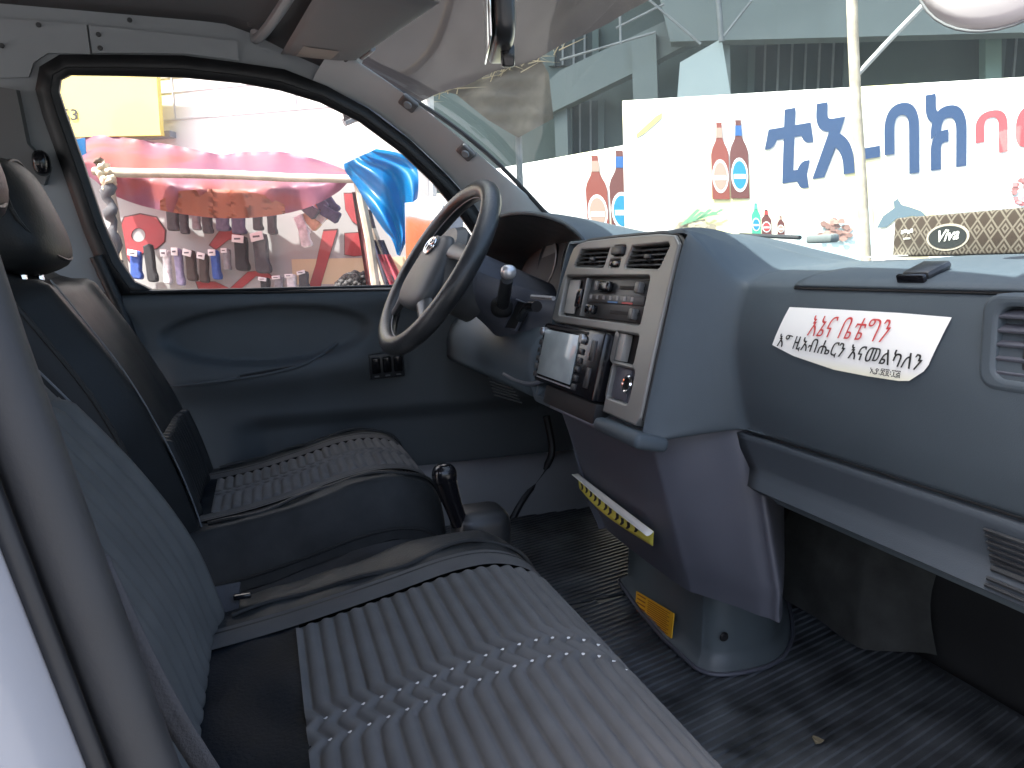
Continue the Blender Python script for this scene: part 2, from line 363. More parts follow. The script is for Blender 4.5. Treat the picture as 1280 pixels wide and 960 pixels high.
# ---- left front pillar trim with two grip plugs
pe = [(390,102),(458,133),(510,172),(554,213),(592,255),(624,298),(645,332)]; pi_ = [(428,66),(487,108),(545,152),(600,197),(650,238),(703,280),(735,312)]
A3 = [L(*p, off=.002) for p in pe]; B3 = [at(*p, x=-.605-.003*i) for i, p in enumerate(pi_)]
A3 = resample(cr(A3), 30); B3 = resample(cr(B3), 30)
def apil(u, v):
    i = min(29, int(round(v*29))); p = A3[i].lerp(B3[i], u); s = math.sin(math.pi*min(1, max(0, u)))**.7
    return p + Vector((.034, .004, .020))*s
pil = grid('pillar_trim_front', apil, 14, 30, mat('pillar_grey', (.54, .57, .585), .42, var=.04, vscale=8), kind='structure', smooth=80)
for px, py, v in ((465, 135, .29), (538, 188, .53)):
    p = apil(.52, v); n = (apil(.52, v+.07)-apil(.52, v-.07)).normalized(); nn = n.cross(apil(.7, v)-apil(.3, v)).normalized()
    if nn.x < 0: nn = -nn
    x = n; y = nn.cross(x)
    box('grip_plug', (.040, .032, .012), frame(p+nn*.002, x, y, nn), TRIMD, pil, bevel=.009, seg=4)
    lathe('plug_centre', [(0, .003), (.008, .003), (.010, 0)], frame(p+nn*.008, x, y, nn), TRIM, pil, n=14)

# ================================================================ DRIVER DOOR
DR = thing('driver_door', 'dark grey driver door panel with wide window on the far side of the cab', 'door', (-.78, .1, .9))
ring('window_frame', glass3, fo3, RUB, DR, smooth=30, thick=.022)
ring('window_channel', [L(*p, off=-.02) for p in GL], [L(*p, off=.014).lerp(L(*q, off=.014), .42) for p, q in zip(GL, FO)], DARKP, DR, smooth=30)
GDR = glass('door_glass', (.93, .95, .95), .05, .8)
mesh('window_glass', [p - LN*.012 for p in glass3], [tuple(range(len(glass3)))], GDR, DR)
def doorx(y, z):
    x = -.738 + .02*smooth01((z-1.30)/.05)*(1-smooth01((z-1.36)/.03))*0
    e = ((y-.015)/.235)**2 + ((z-(1.285+.02*(y)))/(.062 if z > 1.285 else .075))**2
    rec = 1-smooth01((e-.78)/.30)
    arm = math.exp(-((z-(1.185+.10*max(0, y-.02)))/.05)**2)*smooth01((y+.30)/.12)*(1-smooth01((y-.18)/.18))
    x += -.022*rec + .034*arm*(1-rec*.9)
    x += .012*math.exp(-((z-1.355)/.03)**2)
    x -= .028*(1-smooth01((z-(1.04+.0*y))/.05))*smooth01((y+.1)/.1)
    return x
def doorp(u, v):
    y = lerp(-.30, .90, u); z = lerp(.90, 1.383, v); return Vector((doorx(y, z)-.018*smooth01((v-.975)/.025), y, z))
dp = grid('panel', doorp, 140, 80, DOORM, DR, smooth=60)
tube('waist_strip', [LYZ(y, 1.388, .012) for y in (-.27, -.1, .1, .3, .5, .6)], .0035, DARKP, DR, n=8)
tube('edge_seal', [L(120, 320, .012), L(150, 385, .015), at(170, 440, x=-.735), at(190, 500, x=-.735), at(215, 590, x=-.735), at(240, 690, x=-.735)], .014, RUB, DR, n=10)
# armrest slot
def dpt(px, py, off=.002):
    p = at(px, py, x=-.71); return Vector((doorx(p.y, p.z)+off, p.y, p.z))
q = [dpt(299, 468), dpt(364, 457), dpt(366, 461), dpt(302, 472.5)]
tube('slot_rim', cr(q+[q[0]], 4), .0025, DOORM, DR, n=6); prism('grip_slot', [p+Vector((.001, 0, 0)) for p in q], .004, (1, 0, 0), RECESS, DR)
tube('armrest_edge', cr([dpt(p, q_, .001) for p, q_ in ((203, 483), (240, 480), (290, 474), (340, 466), (385, 453), (424, 431))], 5), .004, DOORM, DR, n=8)
# window switches
sp = dpt(484, 457, .006); SPM = frame(sp, Vector((0, .985, .05)).normalized(), Vector((.10, -.05, .99)).normalized(), Vector((1, 0, -.1)).normalized())
swp = box('switch_panel', (.086, .064, .018), SPM, DARKP, DR, bevel=.004)
for i, xx in enumerate((-.027, 0, .027)):
    box('switch', (.021, .040, .012), SPM @ Matrix.Translation((xx, .004, .010)) @ Matrix.Rotation(R(8), 4, 'X'), BLACK, swp, bevel=.003)
    box('switch_mark', (.012, .004, .004), SPM @ Matrix.Translation((xx, -.024, .009)), STITCH, swp, bevel=.001)
# sill and step trim under the door
sl_ = [at(568, 590, x=-.70), at(690, 566, x=-.70), at(690, 572, x=-.66), at(655, 612, x=-.66), at(625, 662, x=-.66), at(566, 668, x=-.66)]
ST = mat('step_plastic', (.24, .245, .26), .4, var=.06)
def stepf(u, v):
    a = Vector((-.735, lerp(-.2, .80, u), .925)); prof = [(0, 0), (.03, .0), (.05, -.012), (.065, -.03), (.075, -.06), (.085, -.15)]
    k = min(len(prof)-1, int(v*(len(prof)-1))); return a + Vector((prof[k][0], 0, prof[k][1]))
grid('door_sill_trim', stepf, 20, 6, ST, kind='structure', smooth=50)
tube('door_sill_seal', cr([at(683, 520, x=-.70), at(690, 560, x=-.69), at(682, 585, x=-.68), at(655, 622, x=-.66), at(640, 650, x=-.65)], 5), .010, RUB, n=8, kind='structure')

# ================================================================ DASHBOARD
DB = thing('dashboard', 'blue grey moulded dashboard running the full width of the cab', 'dashboard', (0, .7, 1.1))
PASS = [(1.0,1.38),(.88,1.42),(.78,1.424),(.65,1.418),(.573,1.405),(.553,1.382),(.543,1.327),(.552,1.262),(.565,1.222),(.570,1.213),(.580,1.17),(.592,1.130),(.9,1.12)]
CONS = [(1.0,1.38),(.88,1.430),(.72,1.464),(.58,1.470),(.518,1.466),(.4995,1.452),(.47,1.33),(.4435,1.215),(.4415,1.200),(.452,1.190),(.55,1.185),(.7,1.12),(.9,1.1)]
DRIV = [(1.0,1.38),(.88,1.45),(.78,1.475),(.71,1.478),(.672,1.45),(.655,1.41),(.60,1.350),(.525,1.335),(.458,1.29),(.44,1.225),(.47,1.185),(.7,1.12),(.9,1.1)]
def prof(x):
    d = smooth01((-.105-x)/.05)
    P = []
    for k, (p, c, r) in enumerate(zip(PASS, CONS, DRIV)):
        s = smooth01((x-(.258-max(0, min(.14, (c[0]-.5)*.7))))/(.085 if k < 4 else .058)) if k < 9 else smooth01((x-.12)/.07)
        a = (lerp(c[0], p[0], s)+(.07*(1-smooth01((x-.33)/.03))*s if k in (10, 11) else 0), lerp(c[1], p[1], s)); P.append((0, lerp(a[0], r[0], d), lerp(a[1], r[1], d)))
    return cr(P, 5)
def recess(x, y, z):                                   # well behind the centre fascia
    wdt = smooth01((x+.098)/.004)*(1-smooth01((x-.256)/.004))
    h = smooth01((z-1.212)/.004)*(1-smooth01((z-1.452)/.004))
    return .022*wdt*h if y < .52 else 0
xs_ = sorted(set([-.735, -.70, -.6, -.5, -.4, -.3, -.2, -.16, -.15, -.14, -.13, -.12, -.11, -.102, -.098, -.096, -.094, .252, .254, .256, .258, .262, .74, .745] + [-.09+.03*i for i in range(12)] + [.264+.006*i for i in range(12)] + [.34+.012*i for i in range(4)] + [.39+.03*i for i in range(12)]))
V, Fc = [], []
for x in xs_:
    pr = prof(x); npf = len(pr)
    for p in pr: V.append(Vector((x, p.y+recess(x, p.y, p.z), p.z)))
for i in range(len(xs_)-1):
    for j in range(npf-1): Fc.append((i*npf+j, (i+1)*npf+j, (i+1)*npf+j+1, i*npf+j+1))
dbody = mesh('main_body', V, Fc, DASH, DB, smooth=50)
for xe in (-.735, .745):
    pe_ = prof(xe); mesh('end_panel', [Vector((xe, p.y, p.z)) for p in pe_], [tuple(range(len(pe_)))], DASH2, DB)
PPR = cr([(0, *p) for p in PASS], 5)
def dash_y(z):                                           # front surface of the passenger side at height z
    best = None
    for a, b in zip(PPR[18:], PPR[19:]):
        if (a.z-z)*(b.z-z) <= 0 and abs(a.z-b.z) > 1e-7: return lerp(a.y, b.y, (a.z-z)/(a.z-b.z))
    return .59
def ppt(x, t, off=0.):                                   # point on the passenger side, t counts control points
    P = prof(x); i = t*5; k = min(int(i), len(P)-2); p = P[k].lerp(P[k+1], i-k); tg = (P[k+1]-P[k]).normalized(); n = Vector((0, tg.z, -tg.y))
    if n.y > 0 and n.z < .2: n = -n
    if n.z < -.5: n = -n
    return Vector((x, p.y, p.z)) + n*off
# glove lid on top
def lid(u, v, off=.0025):
    t = lerp(2.2, 4.55, v); x0 = .445-.050*smooth01((v-.1)/.9); x = lerp(x0+.002, .735, u); return ppt(x, t, off)
lid_o = grid('upper_lid', lid, 30, 26, DASH, DB, smooth=60, thick=.003)
tube('lid_gap', [ppt(.445-.050*smooth01((v/20-.1)/.9), lerp(2.2, 4.55, v/20), .001) for v in range(21)]+[ppt(lerp(.395, .735, u/20), 4.58, .001) for u in range(1, 21)], .0016, RUB, DB, n=6)
lc = ppt(.545, 3.9, .007)
LM = frame(lc, Vector((1, 0, 0)), Vector((0, .93, .36)).normalized(), Vector((0, -.36, .93)).normalized())
latch = box('latch', (.030, .030, .009), LM, DARKP, lid_o, bevel=.004); box('latch_face', (.030, .005, .009), LM @ Matrix.Translation((-.001, -.018, -.001)), BLACK, lid_o, bevel=.002)
# lower knee panel and its speaker grille
lp = grid('lower_panel', lambda u, v: (lambda q: Vector((lerp(.285+.05*v, .745, u), q.y, q.z)))(ppt(.42, lerp(9.0, 11.0, v), .006)), 20, 10, mat('knee_plastic', (.048, .060, .074), .62, spec=.3, var=.08, vscale=9, bump=.25, bscale=900, bdist=.0006), DB, smooth=60, thick=.006)
tube('panel_gap', [ppt(lerp(.29, .745, u/20), 8.88, .001) for u in range(21)], .0014, RUB, DB, n=6)
for i in range(13):
    t = lerp(9.35, 10.75, i/12); x0 = .632+.010*i/12
    tube('grille_slat', [ppt(x0, t, .0115), ppt(.735, t, .0115)], .0018, DARKP, lp, n=6)
# side air vent at the far right
vc = Vector((.655, dash_y(1.355)-.006, 1.355)); VM = frame(vc, Vector((1, 0, 0)), Vector((0, -.05, 1)).normalized(), Vector((0, -1, -.05)).normalized())
vc = at(1318, 434, y=.544)
VM = frame(vc+Vector((0, -.004, 0)), Vector((1, .0, 0)), Vector((0, -.03, 1)).normalized(), Vector((0, -1, -.03)).normalized())
vr = plate('side_vent', [rrect(0, 0, .112, .076, .015), rrect(.003, 0, .090, .056, .010)], .022, VM, DASH, DB, bevel=.004)
plate('vent_well', [rrect(.003, 0, .092, .058, .010)], .003, VM @ Matrix.Translation((0, 0, -.016)), RECESS, vr)
for i in range(5): box('vent_slat', (.092, .011, .003), VM @ Matrix.Translation((.003, -.022+.011*i, -.007)) @ Matrix.Rotation(R(-65), 4, 'X'), DASH2, vr, bevel=.001)
box('vent_bar', (.005, .054, .006), VM @ Matrix.Translation((-.02, 0, -.006)), DARKP, vr, bevel=.001)

# ---- centre fascia
CT = Vector((0, -.06, -.26)).normalized(); CN = Vector((0, CT.z, -CT.y)); C0 = Vector((0, .5, 1.46))
CM = frame(C0 + CN*.0015, Vector((1, 0, 0)), -CT, CN)            # local x right, y up (s = -y), z towards the seats
def cc(x, s, z=0.): return CM @ Matrix.Translation((x, -s, z))
outer = [(-.062,-.002)]+[(.25,.0)]
ol = [(-.055,0),(-.02,.004),(.08,.005),(.2,.004),(.242,0),(.256,-.012),(.2545,-.06),(.252,-.15),(.252,-.235),(.244,-.247),(.15,-.246),(.149,-.2),(.149,-.137),(.14,-.1325),(-.085,-.1325),(-.0975,-.128),(-.0965,-.10),(-.088,-.06),(-.076,-.02),(-.068,-.006)]
vL = [(-.036,-.010),(.066,-.011),(.060,-.036),(.056,-.040),(-.046,-.038),(-.050,-.034)]
vR = [(.136,-.011),(.230,-.010),(.235,-.014),(.222,-.040),(.217,-.043),(.128,-.041),(.126,-.036)]
hz1 = rrect(.099, -.016, .036, .014, .003, 3); hz2 = rrect(.093, -.034, .032, .011, .003, 3)
clim = rrect(.064, -.086, .278, .066, .006, 4); slot = rrect(.175, -.152, .064, .040, .005, 4); ltr = rrect(.184, -.201, .064, .046, .006, 4)
fas = plate('centre_fascia', [ol, vL, vR, hz1, hz2, clim, slot, ltr], .016, CM, SILVER, DB, bevel=.003)
tube('fascia_gap', [CM @ Vector((p[0]*1.012-.001, p[1]*1.02+.0015, -.008)) for p in ol[:9]], .004, RUB, DB, n=6)
for hole, nm in ((vL, 'vent_well'), (vR, 'vent_well'), (clim, 'control_panel'), (slot, 'slot_well'), (ltr, 'lighter_panel')):
    m_ = {'control_panel': DARKP, 'lighter_panel': DASH2}.get(nm, RECESS)
    plate(nm, [hole], .002, CM @ Matrix.Translation((0, 0, {'control_panel': -.013, 'lighter_panel': -.010}.get(nm, -.0165))), m_, fas)
for x0, x1 in ((-.045, .060), (.131, .228)):
    for k in range(4):
        s = .0155+.0068*k; sh = -.0025*k
        box('vent_slat', (x1-x0, .008, .0022), cc((x0+x1)/2+sh, s, -.006) @ Matrix.Rotation(R(-55), 4, 'X'), DARKP, fas, bevel=.0006)
    for k in range(5): box('vent_fin', (.0016, .026, .006), cc(lerp(x0, x1, (k+.7)/5.4), .026, -.011), DARKP, fas, bevel=.0004)
    box('vent_tab', (.016, .006, .005), cc((x0+x1)/2+.004, .026, -.002), DARKP, fas, bevel=.0015)
box('hazard_switch', (.034, .012, .010), cc(.099, .016, 0), DARKP, fas, bevel=.002); box('hazard_switch', (.030, .009, .010), cc(.093, .034, -.004), BLACK, fas, bevel=.002)
# heater controls
box('side_divider', (.004, .060, .012), cc(.010, .086, -.006), SILVER, fas, bevel=.001)
box('side_niche', (.040, .056, .003), cc(-.053, .086, -.0095), mat('niche_silver', (.40, .39, .37), .4), fas, bevel=.001)
box('clock_switch', (.020, .030, .010), cc(-.012, .088, -.006), BLACK, fas, bevel=.002)
hp = box('heater_panel', (.184, .060, .006), cc(.106, .086, -.010), DARKP, fas, bevel=.002)
for s, x0, x1 in ((.0685, .035, .085), (.0685, .115, .185), (.1045, .10, .185)): box('slider_track', (x1-x0, .005, .002), cc((x0+x1)/2, s, -.0062), RECESS, fas, bevel=0)
for x, s in ((.052, .0685), (.178, .0685), (.176, .105)): box('slider_knob', (.013, .015, .010), cc(x, s, -.002), mat('slider_grey', (.10, .10, .10), .35), fas, bevel=.002)
box('vent_knob', (.034, .016, .012), cc(.076, .0685, -.002), BLACK, fas, bevel=.005, seg=4); box('fan_switch', (.028, .014, .010), cc(.040, .104, -.003), BLACK, fas, bevel=.003)
box('mode_strip', (.176, .013, .003), cc(.106, .086, -.0055), mat('mode_grey', (.03, .031, .034), .35), fas, bevel=.001)
MB = mat('mark_blue', (.05, .16, .35), .5); MR = mat('mark_red', (.4, .05, .05), .5); MG = mat('mark_grey', (.25, .25, .26), .5)
for i in range(7): box('mode_mark', (.007, .006, .0012), cc(.030+.022*i, .0845, -.0038), MG, fas, bevel=0)
box('mode_mark', (.030, .0025, .0012), cc(.105, .0905, -.0038), MB, fas, bevel=0); box('mode_mark', (.030, .0025, .0012), cc(.150, .0905, -.0038), MR, fas, bevel=0)
# empty switch slot
box('slot_side', (.022, .038, .012), cc(.155, .152, -.009), mat('slot_light', (.33, .32, .30), .5), fas, bevel=.001)
box('lighter_recess', (.045, .044, .004), cc(.172, .201, -.0095), DASH2, fas, bevel=.002)
lathe('lighter_socket', [(.0085, -.006), (.0085, .004), (.0105, .005), (.0125, .003), (.0125, -.002)], cc(.197, .199, -.006), CHROME, fas, n=20)
lathe('lighter_plug', [(0, .0), (.0085, 0)], cc(.197, .199, -.005), RECESS, fas, n=16)
# stereo
stb = box('stereo', (.232, .100, .030), cc(.023, .186, -.001), BLACK, DB, bevel=.005)
SCRN = mat('screen_glass', (.34, .40, .41), .22, var=.25, vscale=14, coat=.6)  # pale base colour carries the reflection on the screen
box('screen', (.136, .076, .003), cc(-.008, .185, .0155), SCRN, stb, bevel=.001)
box('disc_slot', (.160, .004, .003), cc(.004, .1415, .0145), RECESS, stb, bevel=0); box('stereo_trim', (.150, .002, .002), cc(-.004, .2275, .0148), MG, stb, bevel=0)
for sx in (-.083, .075):
    lathe('volume_knob', [(0, .007), (.0068, .007), (.0075, .005), (.0075, 0)], cc(sx, .151, .014), mat('knob_silver', (.35, .35, .36), .25, metal=.7), stb, n=18)
    for k in range(5): box('stereo_button', (.014, .009, .005), cc(sx, .170+.0135*k, .0155), DARKP, stb, bevel=.0015)
for k in range(2): box('stereo_button', (.014, .03, .004), cc(.112, .165+.04*k, .0145), DARKP, stb, bevel=.0015)
# pocket below stereo and pull-out tray
box('pocket', (.19, .03, .03), cc(.05, .252, -.006), RECESS, DB, bevel=.003)
box('pocket_lip', (.17, .006, .02), cc(.07, .268, -.002), DASH2, DB, bevel=.002)
tr = box('cup_tray', (.125, .020, .05), cc(.222, .262, -.008), DASH, DB, bevel=.008, seg=3)

# ---- instrument hood and cluster
HX, HW = -.415, .315
def arch(t): return HX + HW*math.cos(t), math.sin(t)
def hood(u, v):                                          # v 0 front lip -> 1 merges with dash top
    t = lerp(math.pi, 0, u); c, s = arch(t); y = lerp(.495, .80, v) - .03*(1-s)*0
    h = lerp(1.445, 1.44, v) + lerp(.092, .045, smooth01(v))*(s**.75)
    sx = lerp(1, 1.08, v)
    return Vector((HX+(c-HX)*sx, y+.05*(1-s)*(1-v), h))
grid('instrument_hood', hood, 48, 14, DASH, DB, smooth=60)
hi = lambda u, v: Vector((HX+(arch(lerp(math.pi, 0, u))[0]-HX)*lerp(.985, .9, v), lerp(.493, .64, v)+.05*(1-math.sin(math.pi*(1-u)))*(1-v), lerp(1.440, 1.40, v)+.088*math.sin(math.pi*(1-u))**.75*lerp(1, .85, v)))
grid('hood_lining', hi, 40, 8, DARKP, DB, smooth=60)
tube('hood_lip', [hood(u/40, 0)+Vector((0, -.001, -.003)) for u in range(41)], .0045, DASH, DB, n=8)
inst = prism('instrument_cluster', [hi(u/30, .97) for u in range(31)]+[Vector((-.14, .60, 1.365)), Vector((-.69, .60, 1.365))], .004, (0, -1, .2), RECESS, DB)
for x, r in ((-.50, .055), (-.36, .055), (-.25, .034)):
    Mx = frame(Vector((x, .628, 1.435)), Vector((1, 0, 0)), Vector((0, .2, 1)).normalized(), Vector((0, -1, .2)).normalized())
    lathe('gauge', [(r*.86, .002), (r*.92, .007), (r, .006), (r, 0)], Mx, DARKP, inst, n=28)
# side cheeks that close the arch
for s in (-1, 1):
    xx = HX+s*HW
    mesh('hood_cheek', [(xx, .545, 1.447), (xx+s*.02, .80, 1.44), (xx+s*.02, .80, 1.33), (xx-s*.0, .50, 1.345)], [(0, 1, 2, 3)], DASH, DB)
# column surround
def shroud(u, v):
    a = lerp(-.25, math.pi+.25, u); p = Vector((-.385, .40, 1.405)).lerp(Vector((-.315, .56, 1.31)), v)
    rx = lerp(.072, .215, smooth01(v)); rz = lerp(.072, .125, smooth01(v))
    return p + Vector((rx*math.cos(a), -.02*math.sin(a)*v, -rz*math.sin(a)*.9+.02*(1-math.sin(a))*0))
ks = grid('column_shroud', shroud, 36, 16, DASH2, DB, smooth=60)
grid('column_cover', lambda u, v: Vector((-.385, .385, 1.41)).lerp(Vector((-.385, .56, 1.335)), v)+Vector((.066*math.cos(2*math.pi*u)*lerp(1, 1.2, v), .02*math.sin(2*math.pi*u), .056*math.sin(2*math.pi*u))), 28, 8, DASH2, DB, smooth=60)
tube('panel_lip', cr([at(630, 468, y=.44), at(645, 476, y=.438), at(665, 480, y=.438), at(684, 474, y=.44)], 5), .004, DASH2, DB, n=8)
for i in range(9): tube('knee_vent_slat', [at(606+1.5*i, 460+4.2*i, y=.452), at(632+2.6*i, 470+4.2*i, y=.446)], .0016, DARKP, DB, n=5)
# wiper stalk with bright tip, and gear selector with gate
stalk = tube('wiper_stalk', cr([at(628, 383, y=.435), at(631, 365, y=.415), at(634, 348, y=.395)], 4), [.013, .0125, .012, .012, .012, .0115, .011, .011, .0105], DARKP, DB, n=12)
rounded('stalk_tip', (.026, .026, .024), Matrix.Translation(at(635.5, 340, y=.39)), mat('tip_silver', (.55, .55, .56), .3, metal=.6), stalk, p=2.3)
rounded('stalk_boot', (.050, .040, .040), Matrix.Translation(at(627, 384, y=.435)), RECESS, DB, p=2.5)
gp = [at(653, 376, y=.468), at(668, 381, y=.478), at(652, 414, y=.464), at(637, 410, y=.458)]
prism('selector_gate', [p+Vector((0, -.010, .002)) for p in gp], .006, (0, -1, .2), RECESS, DB)
tube('selector_gate_rim', [p+Vector((0, -.011, .002)) for p in gp], .003, DASH2, DB, n=6, closed=True)
tube('selector_lever', cr([at(650, 398, y=.45), at(655, 389, y=.44), at(662, 383, y=.43), at(671, 383, y=.428)], 5), [.007]*6+[.0075, .008, .0085, .009]+[.0095]*6, BLACK, DB, n=12)
tube('panel_joint', [at(665, 371, y=.452), at(692, 373, y=.452)], .004, MG, DB, n=6)
# ---- centre leg, footing and footwell
def legs(u, v):
    z = lerp(1.222, .955, v); a = lerp(-.02, .98, u)
    cs = [(-.085, .78), (-.085, .50+.06*v), (-.083, .472+.09*v), (-.068, .462+.095*v), (.10-.01*v, .460+.092*v), (.215-.018*v, .464+.090*v), (.240-.018*v, .476+.088*v), (.272+.006*v, .532+.06*v), (.298+.022*v, .566+.045*v), (.292+.022*v, .60+.04*v), (.06, .84)]
    P = cr([(p[0], p[1], 0) for p in cs], 6); k = u*(len(P)-1); i = min(int(k), len(P)-2); p = P[i].lerp(P[i+1], k-i)
    sh = 1-.05*smooth01((v-.8)/.2)
    return Vector((.1+(p.x-.1)*sh, .62+(p.y-.62)*sh, z))
grid('centre_leg', legs, 60, 24, DASH2, DB, smooth=60)
mesh('leg_bottom', [legs(u/40, 1) for u in range(41)], [tuple(range(41))], DARKP, DB)
def foot(u, v):
    z = lerp(.985, FZ+.01, v); fl = .022*smooth01((v-.88)/.12)
    cs = [(-.17, .90), (-.168, .69), (-.16, .668), (-.14, .655), (.10, .634), (.135, .634), (.153, .648), (.159, .68), (.150, .74), (.10, .80), (-.05, .93)]
    P = cr([(p[0], p[1], 0) for p in cs], 6); k = u*(len(P)-1); i = min(int(k), len(P)-2); p = P[i].lerp(P[i+1], k-i)
    n = Vector((p.x-.04, p.y-.75, 0)).normalized(); return Vector((p.x, p.y, z)) + n*(fl+.006*v)
ft = grid('console_footing', foot, 60, 20, mat('footing_plastic', (.085, .105, .115), .5, var=.12, vscale=8), kind='structure', smooth=60)
tube('footing_lip', [foot(u/40, 1)+Vector((0, 0, .004)) for u in range(41)], .0035, DASH2, ft, n=8)
lathe('screw', [(0, .003), (.006, .003), (.008, 0)], frame(at(905, 796, x=.163), Vector((0, 1, 0)), Vector((0, 0, 1)), Vector((1, 0, 0)).normalized()), RECESS, ft, n=12)
# heater housing in the passenger footwell and the grey pad edge
def hump(u, v):
    x = lerp(-.05, .20, u)+.06*v; z = lerp(1.10, .80, v); return Vector((x, .99-.10*smooth01(v*1.3)+.09*smooth01((u-.75)/.25)+.012*noise.noise(Vector((x*9, z*9, 2))), z))
grid('footwell_padding', hump, 24, 16, mat('felt_dark', (.05, .052, .05), .97, spec=.1, var=.25, vscale=18, bump=.6, bscale=90), kind='structure', smooth=60)
# ================================================================ FLOOR MATS
def ribbed_mat(name, label, outline, z, ang, pitch):
    t = thing(name, label, 'floor mat', (outline[0][0], outline[0][1], z), 'rubber floor mats')
    prism('base', [(p[0], p[1], z) for p in outline], .006, (0, 0, 1), MATM, t)
    d = Vector((math.sin(R(ang)), math.cos(R(ang)), 0)); s = Vector((d.y, -d.x, 0)); P = [Vector((p[0], p[1], 0)) for p in outline]
    lo = min(p.dot(s) for p in P); hi_ = max(p.dot(s) for p in P); v, f = [], []; k = lo+pitch
    while k < hi_-pitch*.5:
        ts = []
        for a, b in zip(P, P[1:]+P[:1]):
            da, db = a.dot(s)-k, b.dot(s)-k
            if da*db < 0: ts.append(a.lerp(b, da/(da-db)).dot(d))
        if len(ts) == 2:
            t0, t1 = sorted(ts); t0 += .012; t1 -= .012
            if t1-t0 > .03:
                nseg = 6; b0 = len(v)
                for i in range(nseg+1):
                    c = d*lerp(t0, t1, i/nseg)+s*k; hh = .0035*(.75+.5*noise.noise(c*14)); wv = pitch*.30
                    for dx, dz in ((-wv, 0), (-wv*.6, hh), (wv*.6, hh), (wv, 0)): v.append(c+s*dx+Vector((0, 0, z+dz)))
                for i in range(nseg):
                    for q in range(3): f.append((b0+i*4+q, b0+i*4+q+1, b0+i*4+q+5, b0+i*4+q+4))
        k += pitch
    mesh('ribs', v, f, MATM, t, smooth=30, kind='stuff'); return t
ribbed_mat('floor_mat', 'worn black ribbed rubber mat in the driver footwell beside the console', [(-.72, .1), (-.15, .1), (-.15, .60), (-.18, .98), (-.72, .98)], FZ+.002, -14, .014)
ribbed_mat('floor_mat', 'dirty black ribbed rubber mat in the passenger footwell below the dashboard', [(-.14, .18), (.78, .18), (.78, .98), (-.14, .98)], FZ+.004, -14, .014)
LITTER = mat('dried_leaf', (.16, .14, .09), .9, var=.3)
for i, px, py, s in ((0, 1022, 926, .007), (3, 985, 762, .003), (4, 1075, 806, .003)):
    c = at(px, py, z=FZ+.012); a = random.uniform(0, 6)
    prism('leaf_scrap', [c+Vector((s*math.cos(a+k*1.05)*(1+.4*(k % 2)), s*math.sin(a+k*1.05), .002*(k % 3))) for k in range(6)], .001, (0, 0, 1), LITTER,
          label=['largest crumpled leaf scrap on the passenger floor mat', 'small leaf scrap right beside the largest one on the floor mat', 'tiny leaf scrap left of the largest one on the floor mat', 'tiny pale scrap below the felt in the footwell', 'pale scrap by the grey felt edge in the footwell'][i], cat='litter', group='scraps on the floor mat')

# ================================================================ STICKERS AND LABELS
def dash_yx(x, z):
    P = prof(x)
    for a, b in zip(P[18:], P[19:]):
        if (a.z-z)*(b.z-z) <= 0 and abs(a.z-b.z) > 1e-7: return lerp(a.y, b.y, (a.z-z)/(a.z-b.z))
    return dash_y(z)
def dst(p, off): return Vector((p.x, dash_yx(p.x, p.z)-off, p.z))
SK = thing('dash_sticker', 'white and pale yellow handwritten sticker with torn lower edge on the passenger dashboard', 'sticker', tuple(at(1070, 450, y=.543)))
sk = [(982,384),(1050,387.5),(1120,391.5),(1184,397),(1175,424),(1163,456),(1157,464),(1138,476),(1125,476),(1085,470),(1044,462),(994,445),(967,431)]
sk3 = [at(*p, y=.543) for p in sk]
b = bmesh.new(); vv = [b.verts.new(dst(p, .0022)) for p in sk3]; fc = b.faces.new(vv); bmesh.ops.triangulate(b, faces=[fc])
bmesh.ops.subdivide_edges(b, edges=b.edges, cuts=3, use_grid_fill=True)
for q in b.verts: q.co = dst(q.co, .0022)
skm = bpy.data.materials.new('sticker_paper'); skm.use_nodes = True; n_ = skm.node_tree.nodes; l_ = skm.node_tree.links
tc_ = n_.new('ShaderNodeTexCoord'); sx_ = n_.new('ShaderNodeSeparateXYZ'); l_.new(tc_.outputs['Object'], sx_.inputs[0])
mr_ = n_.new('ShaderNodeMapRange'); mr_.inputs[1].default_value = 1.325; mr_.inputs[2].default_value = 1.30; l_.new(sx_.outputs['Z'], mr_.inputs[0])
mx_ = n_.new('ShaderNodeMix'); mx_.data_type = 'RGBA'; mx_.inputs[6].default_value = (.88, .88, .86, 1); mx_.inputs[7].default_value = (.86, .82, .45, 1)
l_.new(mr_.outputs[0], mx_.inputs[0]); l_.new(mx_.outputs[2], n_['Principled BSDF'].inputs['Base Color']); n_['Principled BSDF'].inputs['Roughness'].default_value = .45
bm_mesh('paper', b, skm, SK, smooth=60)
def stext(name, s, bl, br, tl, m, off):
    B, Rr, T = at(*bl, y=.543), at(*br, y=.543), at(*tl, y=.543)
    text(name, s, B, Rr, T, m, SK, off=off, post=lambda q: dst(q, .0034))
stext('red_lettering', 'እኔና ቤቴግን', (1010, 419), (1107, 428), (1017, 394), INKR, -.006)
stext('black_lettering', 'እግዚአብሔርን እናመልካለን', (973, 434), (1151, 465), (978, 416), INK, .004)
stext('verse_lettering', 'ኢያ.፳፬፡፲፭', (1090, 467), (1128, 472.5), (1091.5, 458.5), INK, .008)
